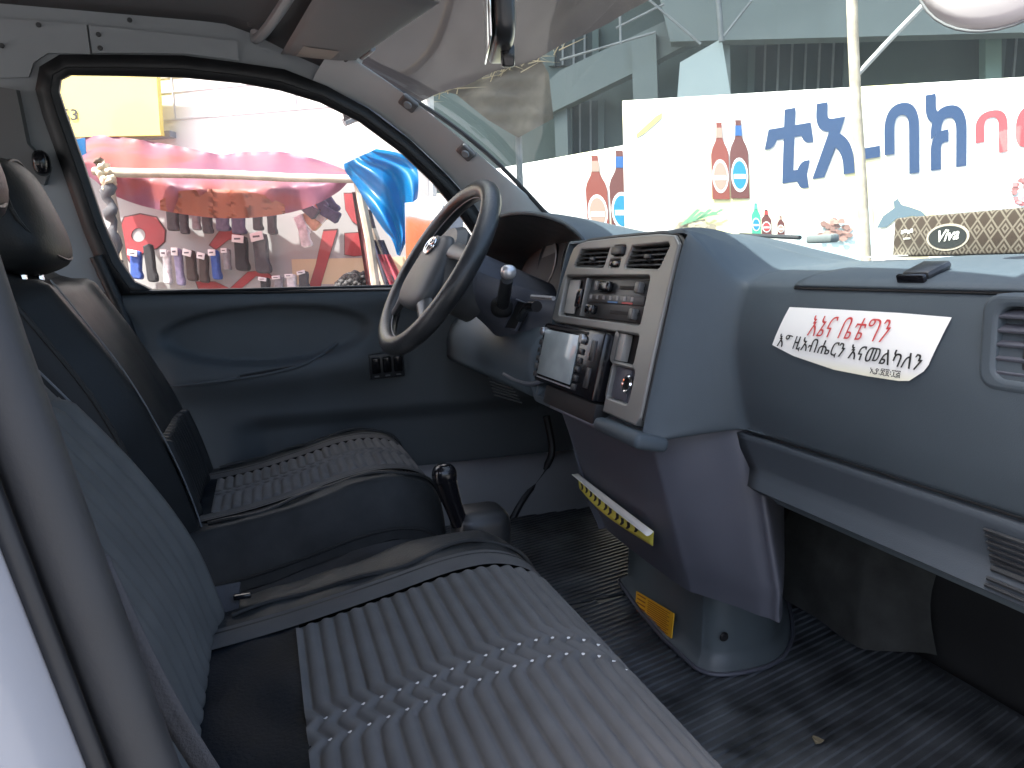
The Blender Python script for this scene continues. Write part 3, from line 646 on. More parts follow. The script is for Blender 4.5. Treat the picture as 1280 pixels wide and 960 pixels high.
# curling strip on the centre leg
S2 = thing('leg_sticker', 'curled yellow and white sticker peeling off the centre console leg', 'sticker', (0, .52, 1.03))
tl_, tr_ = at(725, 592, y=.512), at(820, 664, y=.512); bl_, br_ = at(727, 610, y=.514), at(819, 682, y=.520)
SY = mat('sticker_yellow', (.66, .60, .10), .5)
grid('front', lambda u, v: tl_.lerp(tr_, u).lerp(bl_.lerp(br_, u), v)+Vector((0, -.012*v*math.sin(math.pi*u)-.004, 0)), 16, 6, SY, S2, smooth=60, thick=.001)
grid('curled_back', lambda u, v: tl_.lerp(tr_, u)+Vector((0, -.012*v-.004, .0-.005*math.sin(v*2.2)*smooth01(u*2))), 16, 6, PAPER, S2, smooth=60, thick=.001)
for k in range(11):                                                        # smudged, unreadable letters
    u0 = .07+.075*k+random.uniform(-.01, .01); v0 = random.uniform(.35, .5); q_ = lambda u, v: tl_.lerp(tr_, u).lerp(bl_.lerp(br_, u), v)+Vector((0, -.012*v*math.sin(math.pi*u)-.0065, 0))
    prism('smudged_letter', [q_(u0, v0), q_(u0+.03, v0-.05), q_(u0+.045, v0+.18), q_(u0+.03, v0+.36), q_(u0+.012, v0+.42), q_(u0+.018, v0+.2)], .0006, (0, -1, .2), INK, S2)
# orange warning plate on the footing
wq = [at(799, 739, y=.640), at(846, 767, y=.628), at(843, 798, y=.622), at(797, 769, y=.632)]
wn_ = (wq[1]-wq[0]).cross(wq[0]-wq[3]).normalized(); wn_ = wn_ if wn_.y < 0 else -wn_
WLb = prism('warning_label', [p+wn_*.006 for p in wq], .002, wn_, YEL, label='orange yellow printed warning label on the console footing near the floor', cat='label')
def wq_(u, v, o=.0075): return wq[3].lerp(wq[2], u).lerp(wq[0].lerp(wq[1], u), v)+wn_*o
for i in range(11):
    v = .93-.083*i
    for (u0, u1) in (((.06, .30), (.36, .93)) if i % 2 == 0 else ((.36, .88),)):
        hh = .035 if u0 < .3 else .018
        mesh('print_line', [wq_(u0, v-hh), wq_(u1, v-hh), wq_(u1, v+hh*.6), wq_(u0, v+hh*.6)], [(0, 1, 2, 3)], mat('print_brown', (.25, .07, .01), .6), WLb)

# ================================================================ SEATS
def path_eval(ctrl, n=10):
    P = cr([(0, y, z) for y, z in ctrl], n); D = [0]
    for a, b in zip(P, P[1:]): D.append(D[-1]+(b-a).length)
    def ev(s):
        s = max(0, min(D[-1], s)); i = 0
        while i < len(D)-2 and D[i+1] < s: i += 1
        t = (s-D[i])/max(1e-9, D[i+1]-D[i]); p = P[i].lerp(P[i+1], t); tg = (P[min(i+2, len(P)-1)]-P[max(0, i-1)]).normalized()
        return p, Vector((0, -tg.z, tg.y))
    return ev, D[-1]
def zig(x, c, st=.030):
    pts = [(-1.0*st, 0), (-.35*st, -.65), (.0, -.05), (.65*st, -.7), (1.0*st, -.05), (1.7*st, 0)]
    return interp([p[0] for p in pts], [p[1] for p in pts], x-c)
def ribs(s, x, c, pitch, amp, x0, x1, st=.030):
    ph = s/pitch + zig(x, c, st)
    h = abs(math.sin(math.pi*ph))**.55
    e = min(smooth01((x-x0)/.014), smooth01((x1-x)/.014))
    return amp*(h*e - (1-e)*.1)
def wrinkle(p, a, sc=(8, 25, 8)): return a*noise.noise(Vector((p.x*sc[0], p.y*sc[1], p.z*sc[2])))
def cushion(T, ctrl, x0, x1, xr0, xr1, sr0, pitch, zc, near, far_band=True, res=(110, 230), st=.03):
    """leather cushion with a ribbed fabric panel between xr0 and xr1"""
    ev, S = path_eval(ctrl)
    def cross(x):                                        # height offset of the leather sides
        dl, dr = xr0-.032-x, x-(xr1+.032); o = 0.
        if dl > 0: k = dl/max(.01, xr0-.032-x0); o = .006*math.sin(min(1, k*1.3)*math.pi)-.16*max(0, k-.62)**1.6*3
        if dr > 0: k = dr/max(.01, x1-xr1-.032); o = .006*math.sin(min(1, k*1.3)*math.pi)-.16*max(0, k-.62)**1.6*3
        return o
    def pt(x, s, h=0.):
        p, n = ev(s); return Vector((x, p.y, p.z)) + n*(h) + Vector((0, 0, cross(x)))
    se = S*.93
    rp = grid('ribbed_panel', lambda u, v: pt(lerp(xr0, xr1, u), lerp(sr0, se, v), ribs(lerp(sr0, se, v), lerp(xr0, xr1, u), zc, pitch, .0075, xr0, xr1, st)), res[0], res[1], FABRIC, T, smooth=180)
    # bright thread dots at the bends
    v, f = [], []
    k0, k1 = int(sr0/pitch)+1, int(se/pitch)
    for k in range(k0, k1):
        for xo, yo in ((-.35*st, .65), (.65*st, .7)):
            s = (k+yo)*pitch; c = pt(zc+xo, s, .0022); b0 = len(v)
            if s > se-.02: continue
            for dx, dy in ((-.0027, 0), (0, -.0034), (.0027, 0), (0, .0034)): v.append(c+Vector((dx, dy, .0012)))
            v.append(c+Vector((0, 0, .0026)))
            f += [(b0, b0+1, b0+4), (b0+1, b0+2, b0+4), (b0+2, b0+3, b0+4), (b0+3, b0, b0+4)]
    mesh('thread_dots', v, f, THREAD, rp, kind='stuff')
    for a, b_ in ((xr0-.044, xr0+.0015), (xr1-.0015, xr1+.044)):
        grid('border_band', lambda u, v: pt(lerp(a, b_, u), lerp(.0, se, v), .0045+.002*math.sin(math.pi*u)), 8, 60, FABD, T, smooth=180)
    def lea(xa, xb):
        return lambda u, v: (lambda p: p+Vector((0, 0, wrinkle(p, .004)+wrinkle(p, .003, (30, 12, 10)))))(pt(lerp(xa, xb, u), lerp(0, S, v), .001))
    b1 = grid('leather_side', lea(x0, xr0-.031), 26, 60, LEATW, T, smooth=180)
    b2 = grid('leather_side', lea(xr1+.031, x1), 26, 60, LEATW, T, smooth=180)
    grid('leather_rear', lambda u, v: (lambda p: p+Vector((0, 0, wrinkle(p, .005, (14, 20, 5)))))(pt(lerp(xr0-.031, xr1+.03, u), lerp(0, sr0+.003, v), .002)), 40, 20, mat('leather_matte', (.013, .016, .020), .5, spec=.03, var=.2, vscale=14, bump=.3, bscale=240), T, smooth=180)
    grid('leather_front', lambda u, v: pt(lerp(xr0-.031, xr1+.031, u), lerp(se-.002, S, v), .003), 30, 8, LEATH, T, smooth=180)
    # side skirts down to the seat box
    for xx, sg in ((x0, -1), (x1, 1)):
        def sk_(u, v, xx=xx, sg=sg):
            p = pt(xx, S*u); zb = .86
            q = Vector((xx+sg*.012*math.sin(math.pi*v), p.y, lerp(p.z+.001, min(zb, p.z-.02), v))); q.x += sg*wrinkle(q, .011, (5, 8, 16)); return q
        grid('side_skirt', sk_, 50, 14, LEATH, T, smooth=180)
        tube('side_piping', [pt(xx+(-sg)*.004, S*i/40, .003) for i in range(41)], .0028, LEATH, b1 if sg < 0 else b2, n=6)
    for xx, bb in ((xr0-.034, b1), (xr1+.034, b2)):
        tube('seam_piping', [pt(xx, lerp(.02, S*.96, i/50), .004) for i in range(51)], .0026, LEATH, bb, n=6)
        sgn = -1 if bb is b1 else 1
        tube('seam_fold', [pt(xx+sgn*(.035+.008*math.sin(i*.23)), lerp(.06, S*.9, i/50), .003+.002*math.sin(i*.5)) for i in range(51)], .0035, LEATH, bb, n=6)
    return pt, S
D_CT = [(-.17, .985), (-.05, 1.0), (.05, 1.022), (.14, 1.045), (.21, 1.05), (.262, 1.035), (.288, 1.0), (.294, .95), (.292, .86)]
DS = thing('driver_seat', 'driver seat with grey ribbed fabric and black leather sides near the steering wheel', 'seat', (-.42, .05, FZ))
dpt_, DSS = cushion(DS, D_CT, -.68, -.175, -.545, -.305, .06, 0.0185, -.425, True, res=(80, 210), st=.022)
boxat('seat_base', (-.42, .05, .82), (.44, .38, .13), DARKP, DS, bevel=.02)
B_CT = [(-.12, .985), (0, 1.0), (.12, 1.022), (.21, 1.040), (.27, 1.040), (.318, 1.018), (.342, .975), (.350, .92), (.350, .84)]
BS = thing('passenger_bench_seat', 'wide passenger bench seat with grey ribbed fabric in the foreground', 'seat', (.33, .1, FZ))
bpt, BSS = cushion(BS, B_CT, .015, .74, .205, .66, .135, .0178, .42, True, res=(150, 300), st=.034)
boxat('seat_base', (.36, .08, .81), (.62, .40, .11), DARKP, BS, bevel=.02)
grid('mesh_fabric_edge', lambda u, v: bpt(.015, .02+.42*BSS*u)+Vector((-.004-.045*math.sin(v*1.5), 0, -.004-.06*v*v)), 40, 8, BEIGE, BS, smooth=180)

def backrest(T, ctrl, x0, x1, px0, px1, thick, lm, pm, vert, sr):
    ev, S = path_eval(ctrl)
    def pt(x, s, h=0.):
        p, n = ev(s); k = abs((x-(x0+x1)/2)/((x1-x0)/2)); roll = -.035*max(0, (k-.72)/.28)**2 + .012*math.exp(-((k-.72)/.12)**2)
        top = -.04*smooth01((s-S*.93)/(S*.07))
        return Vector((x, p.y, p.z)) - n*(h+roll+top)
    def f(u, v): q = pt(lerp(x0, x1, u), S*v); return q+Vector((0, wrinkle(q, .005, (10, 5, 12)), 0))
    body = grid('leather_shell', f, 40, 40, lm, T, smooth=180)
    def rb_(u, v):
        x, s = lerp(px0, px1, u), lerp(sr[0]*S, sr[1]*S, v); e = min(smooth01((x-px0)/.012), smooth01((px1-x)/.012), smooth01(v/.04), smooth01((1-v)/.04))
        return pt(x, s, .001+e*.012*abs(math.sin(math.pi*(x-px0)/vert))**.6)
    grid('ribbed_panel', rb_, 90, 40, pm, T, smooth=180)
    for sg, xx in ((-1, x0), (1, x1)):
        grid('side_panel', lambda u, v, xx=xx, sg=sg: (lambda a: Vector((xx+sg*.014*math.sin(math.pi*v), a.y-thick*v, a.z-.02*v+wrinkle(a, .004))))(pt(xx, S*u)), 40, 8, lm, T, smooth=180)
        tube('side_piping', [pt(xx, S*i/40, .002) for i in range(41)], .004, lm, body, n=6)
    grid('rear_panel', lambda u, v: pt(lerp(x0, x1, u), S*v)+Vector((0, -thick, -.02)), 16, 12, lm, T, smooth=180)
    grid('top_panel', lambda u, v: pt(lerp(x0, x1, u), S)+Vector((0, -thick*v, .03*math.sin(math.pi*v)-.02*v)), 24, 8, lm, T, smooth=180)
    return pt, S
DBp, _ = backrest(DS, [(-.125, .93), (-.142, 1.02), (-.170, 1.12), (-.222, 1.25), (-.285, 1.36), (-.335, 1.44)], -.605, -.18, -.55, -.235, .11, LEATH, LEATH, .026, (.14, .40))
for k in range(8): tube('panel_stripe', [DBp(-.245-.026*k, lerp(.10, .20, i/8), .0035) for i in range(9)], .0022, STITCH, DS, n=5)
BBp, _ = backrest(BS, [(-.075, .93), (-.092, 1.0), (-.118, 1.09), (-.165, 1.18), (-.235, 1.28), (-.325, 1.40)], .02, .73, .12, .66, .11, FABG, FABG, .030, (.10, .72))
for s_, e_ in ((-.27, .0),):
    for k in range(1): pass
# piping lines with stitches on the leather back of the driver seat
tube('seat_seam', [DBp(-.235, .02+.5*i/30, .004) for i in range(31)], .0014, STITCH, DS, n=5)
tube('seat_seam', [BBp(.095, .02+.5*i/30, .004) for i in range(31)], .0014, STITCH, BS, n=5)
def headrest(T, c, sz, tilt, m):
    M = Matrix.Translation(c) @ Matrix.Rotation(R(tilt), 4, 'X')
    def fn(q):
        k = q.z/sz[2]; q = q.copy(); q.y += -.03*(q.x/sz[0]*2)**2*.6; q.x *= 1-.12*max(0, k+.1); return q
    h = rounded('headrest', sz, M, m, T, p=3.4, n=32, fn=fn)
    tube('headrest_seam', [M @ fn(Vector((sz[0]/2*.92*math.cos(a)*(1 if abs(math.cos(a)) < .98 else 1), sz[1]*.36, sz[2]/2*.92*math.sin(a)))) for a in [2*math.pi*i/32 for i in range(32)]], .003, m, h, n=6, closed=True)
    for xx in (-.05, .05): tube('headrest_post', [c+Vector((xx, 0, -sz[2]*.3)), c+Vector((xx, .02, -sz[2]*.95))], .006, CHROME, h, n=8)
headrest(DS, Vector((-.40, -.375, 1.52)), (.25, .10, .19), 20, LEATH)
headrest(BS, Vector((.20, -.315, 1.57)), (.26, .12, .22), 20, LEATH)
# ---- belts
BELT = mat('belt_webbing', (.055, .055, .06), .75, var=.1, vscale=60, bump=.4, bscale=600)
SB = thing('seat_belt', 'dark seat belt strap running down beside the near door pillar', 'seat belt', tuple(at(265, 960, x=.60)))
a_, b_ = at(120, 700, x=.66), at(275, 985, x=.64); sdv = Vector((0, .85, .35)).normalized()*.006
grid('strap', lambda u, v: a_.lerp(b_, v)+sdv*(u*2-1)+Vector((.01*math.sin(v*3), 0, 0)), 4, 12, BELT, SB, thick=.002)
BK = thing('belt_buckle', 'grey webbing belt buckle tabs lying behind the bench cushion', 'buckle', tuple(at(275, 760, x=.02)))
def tab(name, q, m, th=.01):
    qq = [at(*p[:2], x=p[2]) for p in q]; n = (qq[1]-qq[0]).cross(qq[3]-qq[0]).normalized(); n = n if n.dot(CAM-qq[0]) > 0 else -n
    return prism(name, qq, th, n, m, BK)
tab('webbing', [(247, 738, .10), (300, 727, .10), (298, 764, .12), (248, 776, .12)], BELT)
tab('webbing', [(249, 780, .13), (297, 770, .13), (280, 826, .15), (262, 806, .15)], BELT)
box('latch_plate', (.010, .022, .006), Matrix.Translation(at(303, 745, x=.118)), BLACK, BK, bevel=.002)
# ---- hand brake between the seats
HB = thing('hand_brake', 'black glossy lever knob standing between the two seats', 'lever', tuple(at(580, 660, x=-.13)))
kp = cr([at(575, 655, x=-.12), at(566, 630, x=-.12), at(558, 606, x=-.12), at(555, 592, x=-.12)], 5)
tube('lever', kp, [.015+.0055*smooth01((i/len(kp)-.1)*1.5) for i in range(len(kp))], BLACK, HB, n=16)
rounded('knob', (.042, .042, .040), Matrix.Translation(at(555.5, 594, x=-.12)), BLACK, HB, p=2.6)
hb = boxat('boot', tuple(at(600, 650, x=-.14)-Vector((0, 0, .04))), (.09, .10, .13), DARKP, HB, bevel=.025, seg=4)

# ================================================================ STEERING WHEEL
WC = Vector((-.385, .338, 1.428)); SNo = Vector((.07, -.845, .535)).normalized(); SU = SNo.cross(Vector((1, 0, 0))).normalized()
SW = thing('steering_wheel', 'worn black and grey steering wheel with four spokes and chrome emblem', 'steering wheel', tuple(WC))
SM = frame(WC, SU.cross(SNo).normalized(), SU, SNo)
RIMM = mat('rim_leather', (.034, .035, .037), .36, var=.45, vscale=11, bump=.3, bscale=200)
def S3(x, y, z=0.): return SM @ Vector((x, y, z))
RR = .181
tube('rim', [S3(RR*math.cos(a), RR*math.sin(a), .0) for a in [2*math.pi*i/72 for i in range(72)]], .0195, RIMM, SW, n=16, closed=True, smooth=180)
tube('rim_seam', [S3((RR-.0193)*math.cos(a), (RR-.0193)*math.sin(a), .002) for a in [2*math.pi*i/72 for i in range(72)]], .0014, MG, SW, n=5, closed=True)
PADM = mat('pad_plastic', (.075, .077, .08), .5, var=.08, vscale=14, bump=.35, bscale=700, bdist=.0006)
def padf(q):
    q = q.copy(); q.x *= 1.0+.28*(-q.y/.15 if q.y < 0 else -q.y*1.2/.15); q.z += .010-.35*(q.x*q.x+q.y*q.y); return q
rounded('airbag_pad', (.178, .165, .044), SM @ Matrix.Translation((0, -.018, .0)), PADM, SW, p=3.2, n=40, fn=padf)
SPK = mat('spoke_grey', (.11, .11, .112), .35, metal=.2)
for sx in (-1, 1):
    for (x0, y0, x1, y1, w0, w1) in ((.075, .035, .172, .030, .020, .013), (.070, -.075, .128, -.122, .022, .014)):
        pts = [S3(sx*lerp(x0, x1, t/5), lerp(y0, y1, t/5), .008-.010*math.sin(t/5*1.4)) for t in range(6)]
        tube('spoke', pts, [lerp(w0, w1, t/5) for t in range(6)], SPK, SW, n=10, flat=.5)
# rear hub cone towards the column
lathe('hub_cover', [(0, .012), (.085, .010), (.098, -.006), (.092, -.022), (.075, -.045), (.066, -.075), (.064, -.11)], SM, PADM, SW, n=32)
box('pad_groove', (.056, .0016, .002), SM @ Matrix.Translation((0, -.062, .0275)), INK, SW, bevel=0)
# emblem: three ellipses on a round plate
def ell(cx, cy, a, b): return [S3(cx+a*math.cos(t), cy+b*math.sin(t), .0335) for t in [2*math.pi*i/36 for i in range(36)]]
em = lathe('emblem_plate', [(0, .003), (.024, .003), (.026, .0)], SM @ Matrix.Translation((0, .030, .028)), PADM, SW, n=28)
for a, b_, cy in ((.0255, .0175, .030), (.0095, .0165, .030), (.0165, .0065, .0385)): tube('emblem_ring', ell(0, cy, a, b_), .0026, CHROME, em, n=8, closed=True)

# ================================================================ CEILING FITTINGS
VIS = mat('visor_vinyl', (.17, .18, .19), .65, var=.08, vscale=8, bump=.3, bscale=500)
SVD = thing('sun_visor', 'grey folded sun visor above the driver at the top of the windscreen', 'sun visor', (-.62, .2, 1.90))
vq = [Vector((-.645, .075, 1.883)), Vector((-.595, .225, 1.868)), Vector((-.20, .315, 1.862)), Vector((-.22, .14, 1.90))]
def visf(u, v, o): 
    p = vq[0].lerp(vq[3], u).lerp(vq[1].lerp(vq[2], u), v); e = (min(u, 1-u, .12)/.12)*(min(v, 1-v, .25)/.25); return p + Vector((0, -.25, -1)).normalized()*o*e**.4
visor = grid('panel', lambda u, v: visf(u, v, .012), 30, 20, VIS, SVD, smooth=180); grid('upper_face', lambda u, v: visf(u, v, -.008), 20, 12, VIS, SVD, smooth=180)
LBL = mat('visor_tag', (.30, .28, .25), .6)
grid('care_label', lambda u, v: visf(lerp(.06, .24, u), lerp(.18, .62, v), .0135), 8, 8, LBL, visor, smooth=60)
tube('pivot', [vq[1]+Vector((-.02, .01, .02)), vq[1]+Vector((.02, .012, .002)), vq[1].lerp(vq[2], .25)], .006, TRIM, SVD, n=8)
CMR = thing('convex_mirror', 'pale rounded convex mirror at the top right edge of the windscreen', 'mirror', tuple(at(1262, -40, y=.56)))
pc = at(1258, -73, y=.56); cmn = Vector((.45, -.88, .1)).normalized(); cmx = UP.cross(cmn).normalized(); cmy = cmn.cross(cmx)
CMM = frame(pc, cmx, cmy, cmn)
lathe('casing', [(0, .012), (.03, .010), (.055, .004), (.064, -.004), (.060, -.016), (.03, -.026), (0, -.028)], CMM, mat('casing_pale', (.55, .51, .51), .45, var=.05), CMR, n=36, smooth=80)
tube('rim', [CMM @ Vector((.064*math.cos(t), .064*math.sin(t), -.003)) for t in [2*math.pi*i/40 for i in range(40)]], .0012, STITCH, CMR, n=8, closed=True)
tube('stalk', [CMM @ Vector((0, .03, -.02)), CMM @ Vector((0, .10, -.03)), CMM @ Vector((0, .17, -.02))], .007, DARKP, CMR, n=8)
GH = thing('grab_handle', 'grey overhead grab handle strip beside the driver visor', 'grab handle', tuple(at(330, 20, z=1.92)))
p1, p2 = at(322, 48, z=1.91), at(372, -25, z=1.915)
tube('grip', cr([p1+Vector((0, 0, .03)), p1, p1.lerp(p2, .5)+Vector((0, 0, -.008)), p2, p2+Vector((0, 0, .03))], 5), .014, TRIM, GH, n=10, flat=.7)
for p in (p1, p2): box('mount', (.05, .04, .02), Matrix.Translation(p+Vector((0, 0, .03))), TRIMD, GH, bevel=.006)
RM = thing('rear_view_mirror', 'rear view mirror seen edge on, hanging at the top of the windscreen', 'mirror', (.0, .36, 1.86))
mc = at(614, 20, x=.0); mx = Vector((-.955, .295, 0)).normalized(); mx = Vector((.955, -.26, -.10)).normalized(); mz = Vector((0, -.02, 1)); my = mz.cross(mx).normalized(); mz = mx.cross(my).normalized()
MM = frame(mc, mx, my, mz)
mb = rounded('housing', (.225, .034, .105), MM @ Matrix.Translation((0, .012, 0)), mat('mirror_black', (.03, .03, .032), .3), RM, p=5, n=36)
box('glass', (.215, .003, .094), MM @ Matrix.Translation((0, -.0065, 0)), CHROME, mb, bevel=.001)
tube('stem', [mc+Vector((.0, .03, .04)), mc+Vector((.0, .05, .08)), mc+Vector((0, .02, .14))], .010, mat('mirror_stem', (.05, .05, .05), .35), RM, n=10)
box('dip_lever', (.012, .02, .03), MM @ Matrix.Translation((.03, .02, -.058)), BLACK, RM, bevel=.004)

# ================================================================ TISSUE BOX
TB = thing('tissue_box', 'brown diamond patterned tissue box lying on top of the dashboard', 'tissue box', (.42, .80, 1.44))
tbm = bpy.data.materials.new('tissue_print'); tbm.use_nodes = True; n_ = tbm.node_tree.nodes; l_ = tbm.node_tree.links
tc_ = n_.new('ShaderNodeTexCoord'); sp_ = n_.new('ShaderNodeSeparateXYZ'); l_.new(tc_.outputs['Object'], sp_.inputs[0])
def mth(op, a, b=None, c=None):
    q = n_.new('ShaderNodeMath'); q.operation = op
    for i, v_ in enumerate((a, b, c)):
        if v_ is None: continue
        if isinstance(v_, (int, float)): q.inputs[i].default_value = v_
        else: l_.new(v_, q.inputs[i])
    return q.outputs[0]
yz = mth('ADD', sp_.outputs['Z'], mth('MULTIPLY', sp_.outputs['Y'], .7))
fa = mth('ABSOLUTE', mth('SUBTRACT', mth('FRACT', mth('MULTIPLY', sp_.outputs['X'], 62)), .5))
fb = mth('ABSOLUTE', mth('SUBTRACT', mth('FRACT', mth('MULTIPLY', yz, 46)), .5))
dd = mth('ADD', fa, fb)                                  # diamond distance 0..1
ln = mth('LESS_THAN', mth('ABSOLUTE', mth('SUBTRACT', dd, .5)), .075); dot = mth('LESS_THAN', mth('ABSOLUTE', mth('SUBTRACT', dd, .2)), .07)
mk = mth('MAXIMUM', ln, dot); mx_ = n_.new('ShaderNodeMix'); mx_.data_type = 'RGBA'
mx_.inputs[6].default_value = (.060, .046, .036, 1); mx_.inputs[7].default_value = (.19, .165, .13, 1); l_.new(mk, mx_.inputs[0])
l_.new(mx_.outputs[2], n_['Principled BSDF'].inputs['Base Color']); n_['Principled BSDF'].inputs['Roughness'].default_value = .4
tbx0, tbz = at(1118, 312, y=.765).x, 1.437
TBM = frame(Vector((tbx0+.125, .82, tbz+.015)), Vector((1, .02, 0)).normalized(), Vector((-.02, 1, 0)).normalized(), Vector((0, 0, 1)))
box('carton', (.25, .115, .048), TBM, tbm, TB, bevel=.003)
def tb(u, v, o=.0595): return TBM @ Vector((u, -o, v))
OV = mat('oval_dark', (.035, .04, .04), .4); OVL = mat('oval_rim', (.45, .40, .32), .4)
uc = at(1186, 300, y=.765).x-(tbx0+.125)
prism('logo_rim', [tb(uc+.0275*math.cos(t), -.003+.0155*math.sin(t), .0582) for t in [2*math.pi*i/36 for i in range(36)]], .0006, (0, -1, 0), OVL, TB)
prism('logo_oval', [tb(uc+.0245*math.cos(t), -.003+.013*math.sin(t), .0588) for t in [2*math.pi*i/36 for i in range(36)]], .0006, (0, -1, 0), OV, TB)
text('logo_lettering', 'Viva', tb(uc-.015, -.009), tb(uc+.015, -.006), tb(uc-.011, .005), PAPER, TB, off=.02)
for k in range(4): box('print_bar', (.0032, .0006, .0045), TBM @ Matrix.Translation((-.111+.0045*k, -.0580, .006+.0012*(k % 2))), PAPER, TB, bevel=0)
box('print_bar', (.010, .0006, .0016), TBM @ Matrix.Translation((-.104, -.0580, -.002)), PAPER, TB, bevel=0)
prism('flap', [TBM @ Vector(p) for p in ((-.125, -.057, -.022), (-.150, -.075, -.0235), (-.12, -.085, -.0235), (-.10, -.058, -.022))], .001, (0, 0, 1), PAPER, TB)
# wiper outside
WIP = thing('wiper', 'thin grey windscreen wiper parked along the bottom of the glass', 'wiper', tuple(at(960, 297, y=.93)))
tube('arm', [at(925, 293.5, y=.93), at(965, 295.5, y=.93), at(1000, 297, y=.92)], .004, DARKP, WIP, n=8)
box('pivot_block', (.06, .02, .014), Matrix.Translation(at(1028, 298.5, y=.92)), mat('wiper_grey', (.14, .16, .16), .5), WIP, bevel=.004)
# ---- outside door mirror
OM = thing('door_mirror', 'outside driver door mirror seen through the steering wheel', 'mirror', tuple(at(535, 330, x=-.96)))
om = [at(514, 292, x=-.95), at(548, 268, x=-.95), at(553, 300, x=-.95), at(516, 335, x=-.95)]
oc = sum(om, Vector())/4; on_ = Vector((.52, -.85, .03)).normalized(); ox = UP.cross(on_).normalized(); oy = on_.cross(ox)
OMM = frame(oc, ox, oy, on_)
rounded('housing', (.175, .235, .085), OMM @ Matrix.Translation((0, 0, -.035)), TRIM, OM, p=4, n=32)
box('mirror_glass', (.150, .205, .004), OMM @ Matrix.Translation((0, 0, .008)), CHROME, OM, bevel=.012)
tube('mirror_arm', [oc-on_*.04-UP*.06, oc+Vector((.1, .02, -.08))], .02, DARKP, OM, n=10)
# ================================================================ STREET OUTSIDE
PLAST = mat('white_plaster', (.72, .71, .68), .85, var=.05, vscale=2, bump=.3, bscale=40, bdist=.004)
CREAM = mat('cream_wall', (.55, .50, .42), .85, var=.1, vscale=3)
WOOD = mat('pole_wood', (.42, .36, .27), .8, var=.25, vscale=12, bump=.5, bscale=30)
STEEL = mat('grey_steel', (.20, .22, .22), .6, var=.15, vscale=9)
BLUE = mat('letter_blue', (.018, .050, .125), .6, var=.06, vscale=3); RED = mat('letter_red', (.30, .03, .035), .6, var=.12, vscale=9)
def wq4(name, a0, a1, z0, z1, d, m, parent=None, th=.1, **k):
    return prism(name, [wp(a0, z0, d), wp(a1, z0, d), wp(a1, z1, d), wp(a0, z1, d)], th, WN, m, parent, **k)
def wpoly(name, px, d, m, parent=None, th=.003, **k): return prism(name, [W(*p, d) for p in px], th, WN, m, parent, **k)
# ---- shop wall beyond the driver window
SWL = thing('shop_wall', 'bright white shop wall with red painted letters behind the market stall', 'wall', tuple(wp(-3, 0, 3.65)))
wq4('wall_face', -7.5, -1.42, 0, 5.2, 3.65, PLAST, SWL, .06)
wq4('lower_shade', -7.5, -1.44, 0, 2.05, 3.6475, mat('shade_grey', (.31, .31, .30), .85, var=.06, vscale=2), SWL, .003)  # grey over the lower white wall, the awning's shade put into colour
wq4('painted_band', -2.28, -1.45, 1.36, 1.50, 3.645, mat('band_ochre', (.52, .42, .26), .8), SWL, .004)
LINE = mat('joint_grey', (.60, .60, .60), .8)
for z in (2.62, 2.53, 2.45, 2.30): wq4('panel_joint', -3.15, -1.9, z, z+.008, 3.646, LINE, SWL, .004)
for a in (-2.98, -2.2): wq4('panel_joint', a, a+.008, 2.30, 3.4, 3.6455, LINE, SWL, .004)
wq4('window_sill', -3.5, -2.98, 2.20, 2.235, 3.60, mat('sill_grey', (.3, .31, .33), .7), SWL, .06)
# red painted letters with thin black edges
def letter(px, hole=None):
    DKR = mat('letter_edge', (.06, .02, .02), .7)
    c = Vector((sum(p[0] for p in px)/len(px), sum(p[1] for p in px)/len(px)))
    for k, (m, d, s) in enumerate(((DKR, 3.6445, 1.06), (RED, 3.642, 1.0))):
        loops = [[(c.x+(p[0]-c.x)*s, c.y+(p[1]-c.y)*s) for p in px]]
        if hole: hc = Vector((sum(p[0] for p in hole)/len(hole), sum(p[1] for p in hole)/len(hole))); loops.append([(hc.x+(p[0]-hc.x)*(2-s), hc.y+(p[1]-hc.y)*(2-s)) for p in hole])
        org = wp(0, 0, d); lp2 = [[((W(*p, d)-org).dot(WR), (W(*p, d)-org).z) for p in l] for l in loops]
        plate('painted_letter' if k else 'letter_edge', lp2, .002, frame(org, WR, UP, WN), m, SWL, smooth=0)
def pel(cx, cy, a, b, n=20): return [(cx+a*math.cos(2*math.pi*i/n), cy+b*math.sin(2*math.pi*i/n)) for i in range(n)]
letter([(150,285),(156,272),(175,268),(195,272),(206,288),(205,302),(196,310),(180,315),(165,330),(158,320),(150,300)], pel(173, 294, 9, 9))
letter([(275,288),(300,285),(300,298),(285,300),(270,312),(262,306)])
letter([(404,289),(421,288),(400,359),(386,359),(395,330)])
letter([(430,242),(445,242),(452,285),(440,276),(432,262)]); letter([(431,292),(462,290),(462,318),(442,320),(431,318)])
letter([(245,352),(268,352),(290,362),(250,366)]); letter([(310,340),(330,338),(344,349),(320,345),(300,362),(286,362)])
# ---- yellow sign
YS = thing('yellow_sign', 'yellow painted sign board with number at the upper left of the driver window', 'sign', tuple(W(130, 172, 3.5)))
ysm = mat('sign_yellow', (.72, .60, .16), .6, var=.08, vscale=1.5)
wpoly('board', [(20, 40), (192, 40), (200, 163), (201, 169), (100, 171), (20, 172)], 3.5, ysm, YS, .03)
text('lettering', '53', W(77, 150, 3.495), W(97, 150.5, 3.495), W(76.5, 136, 3.495), INK, YS, off=.01)
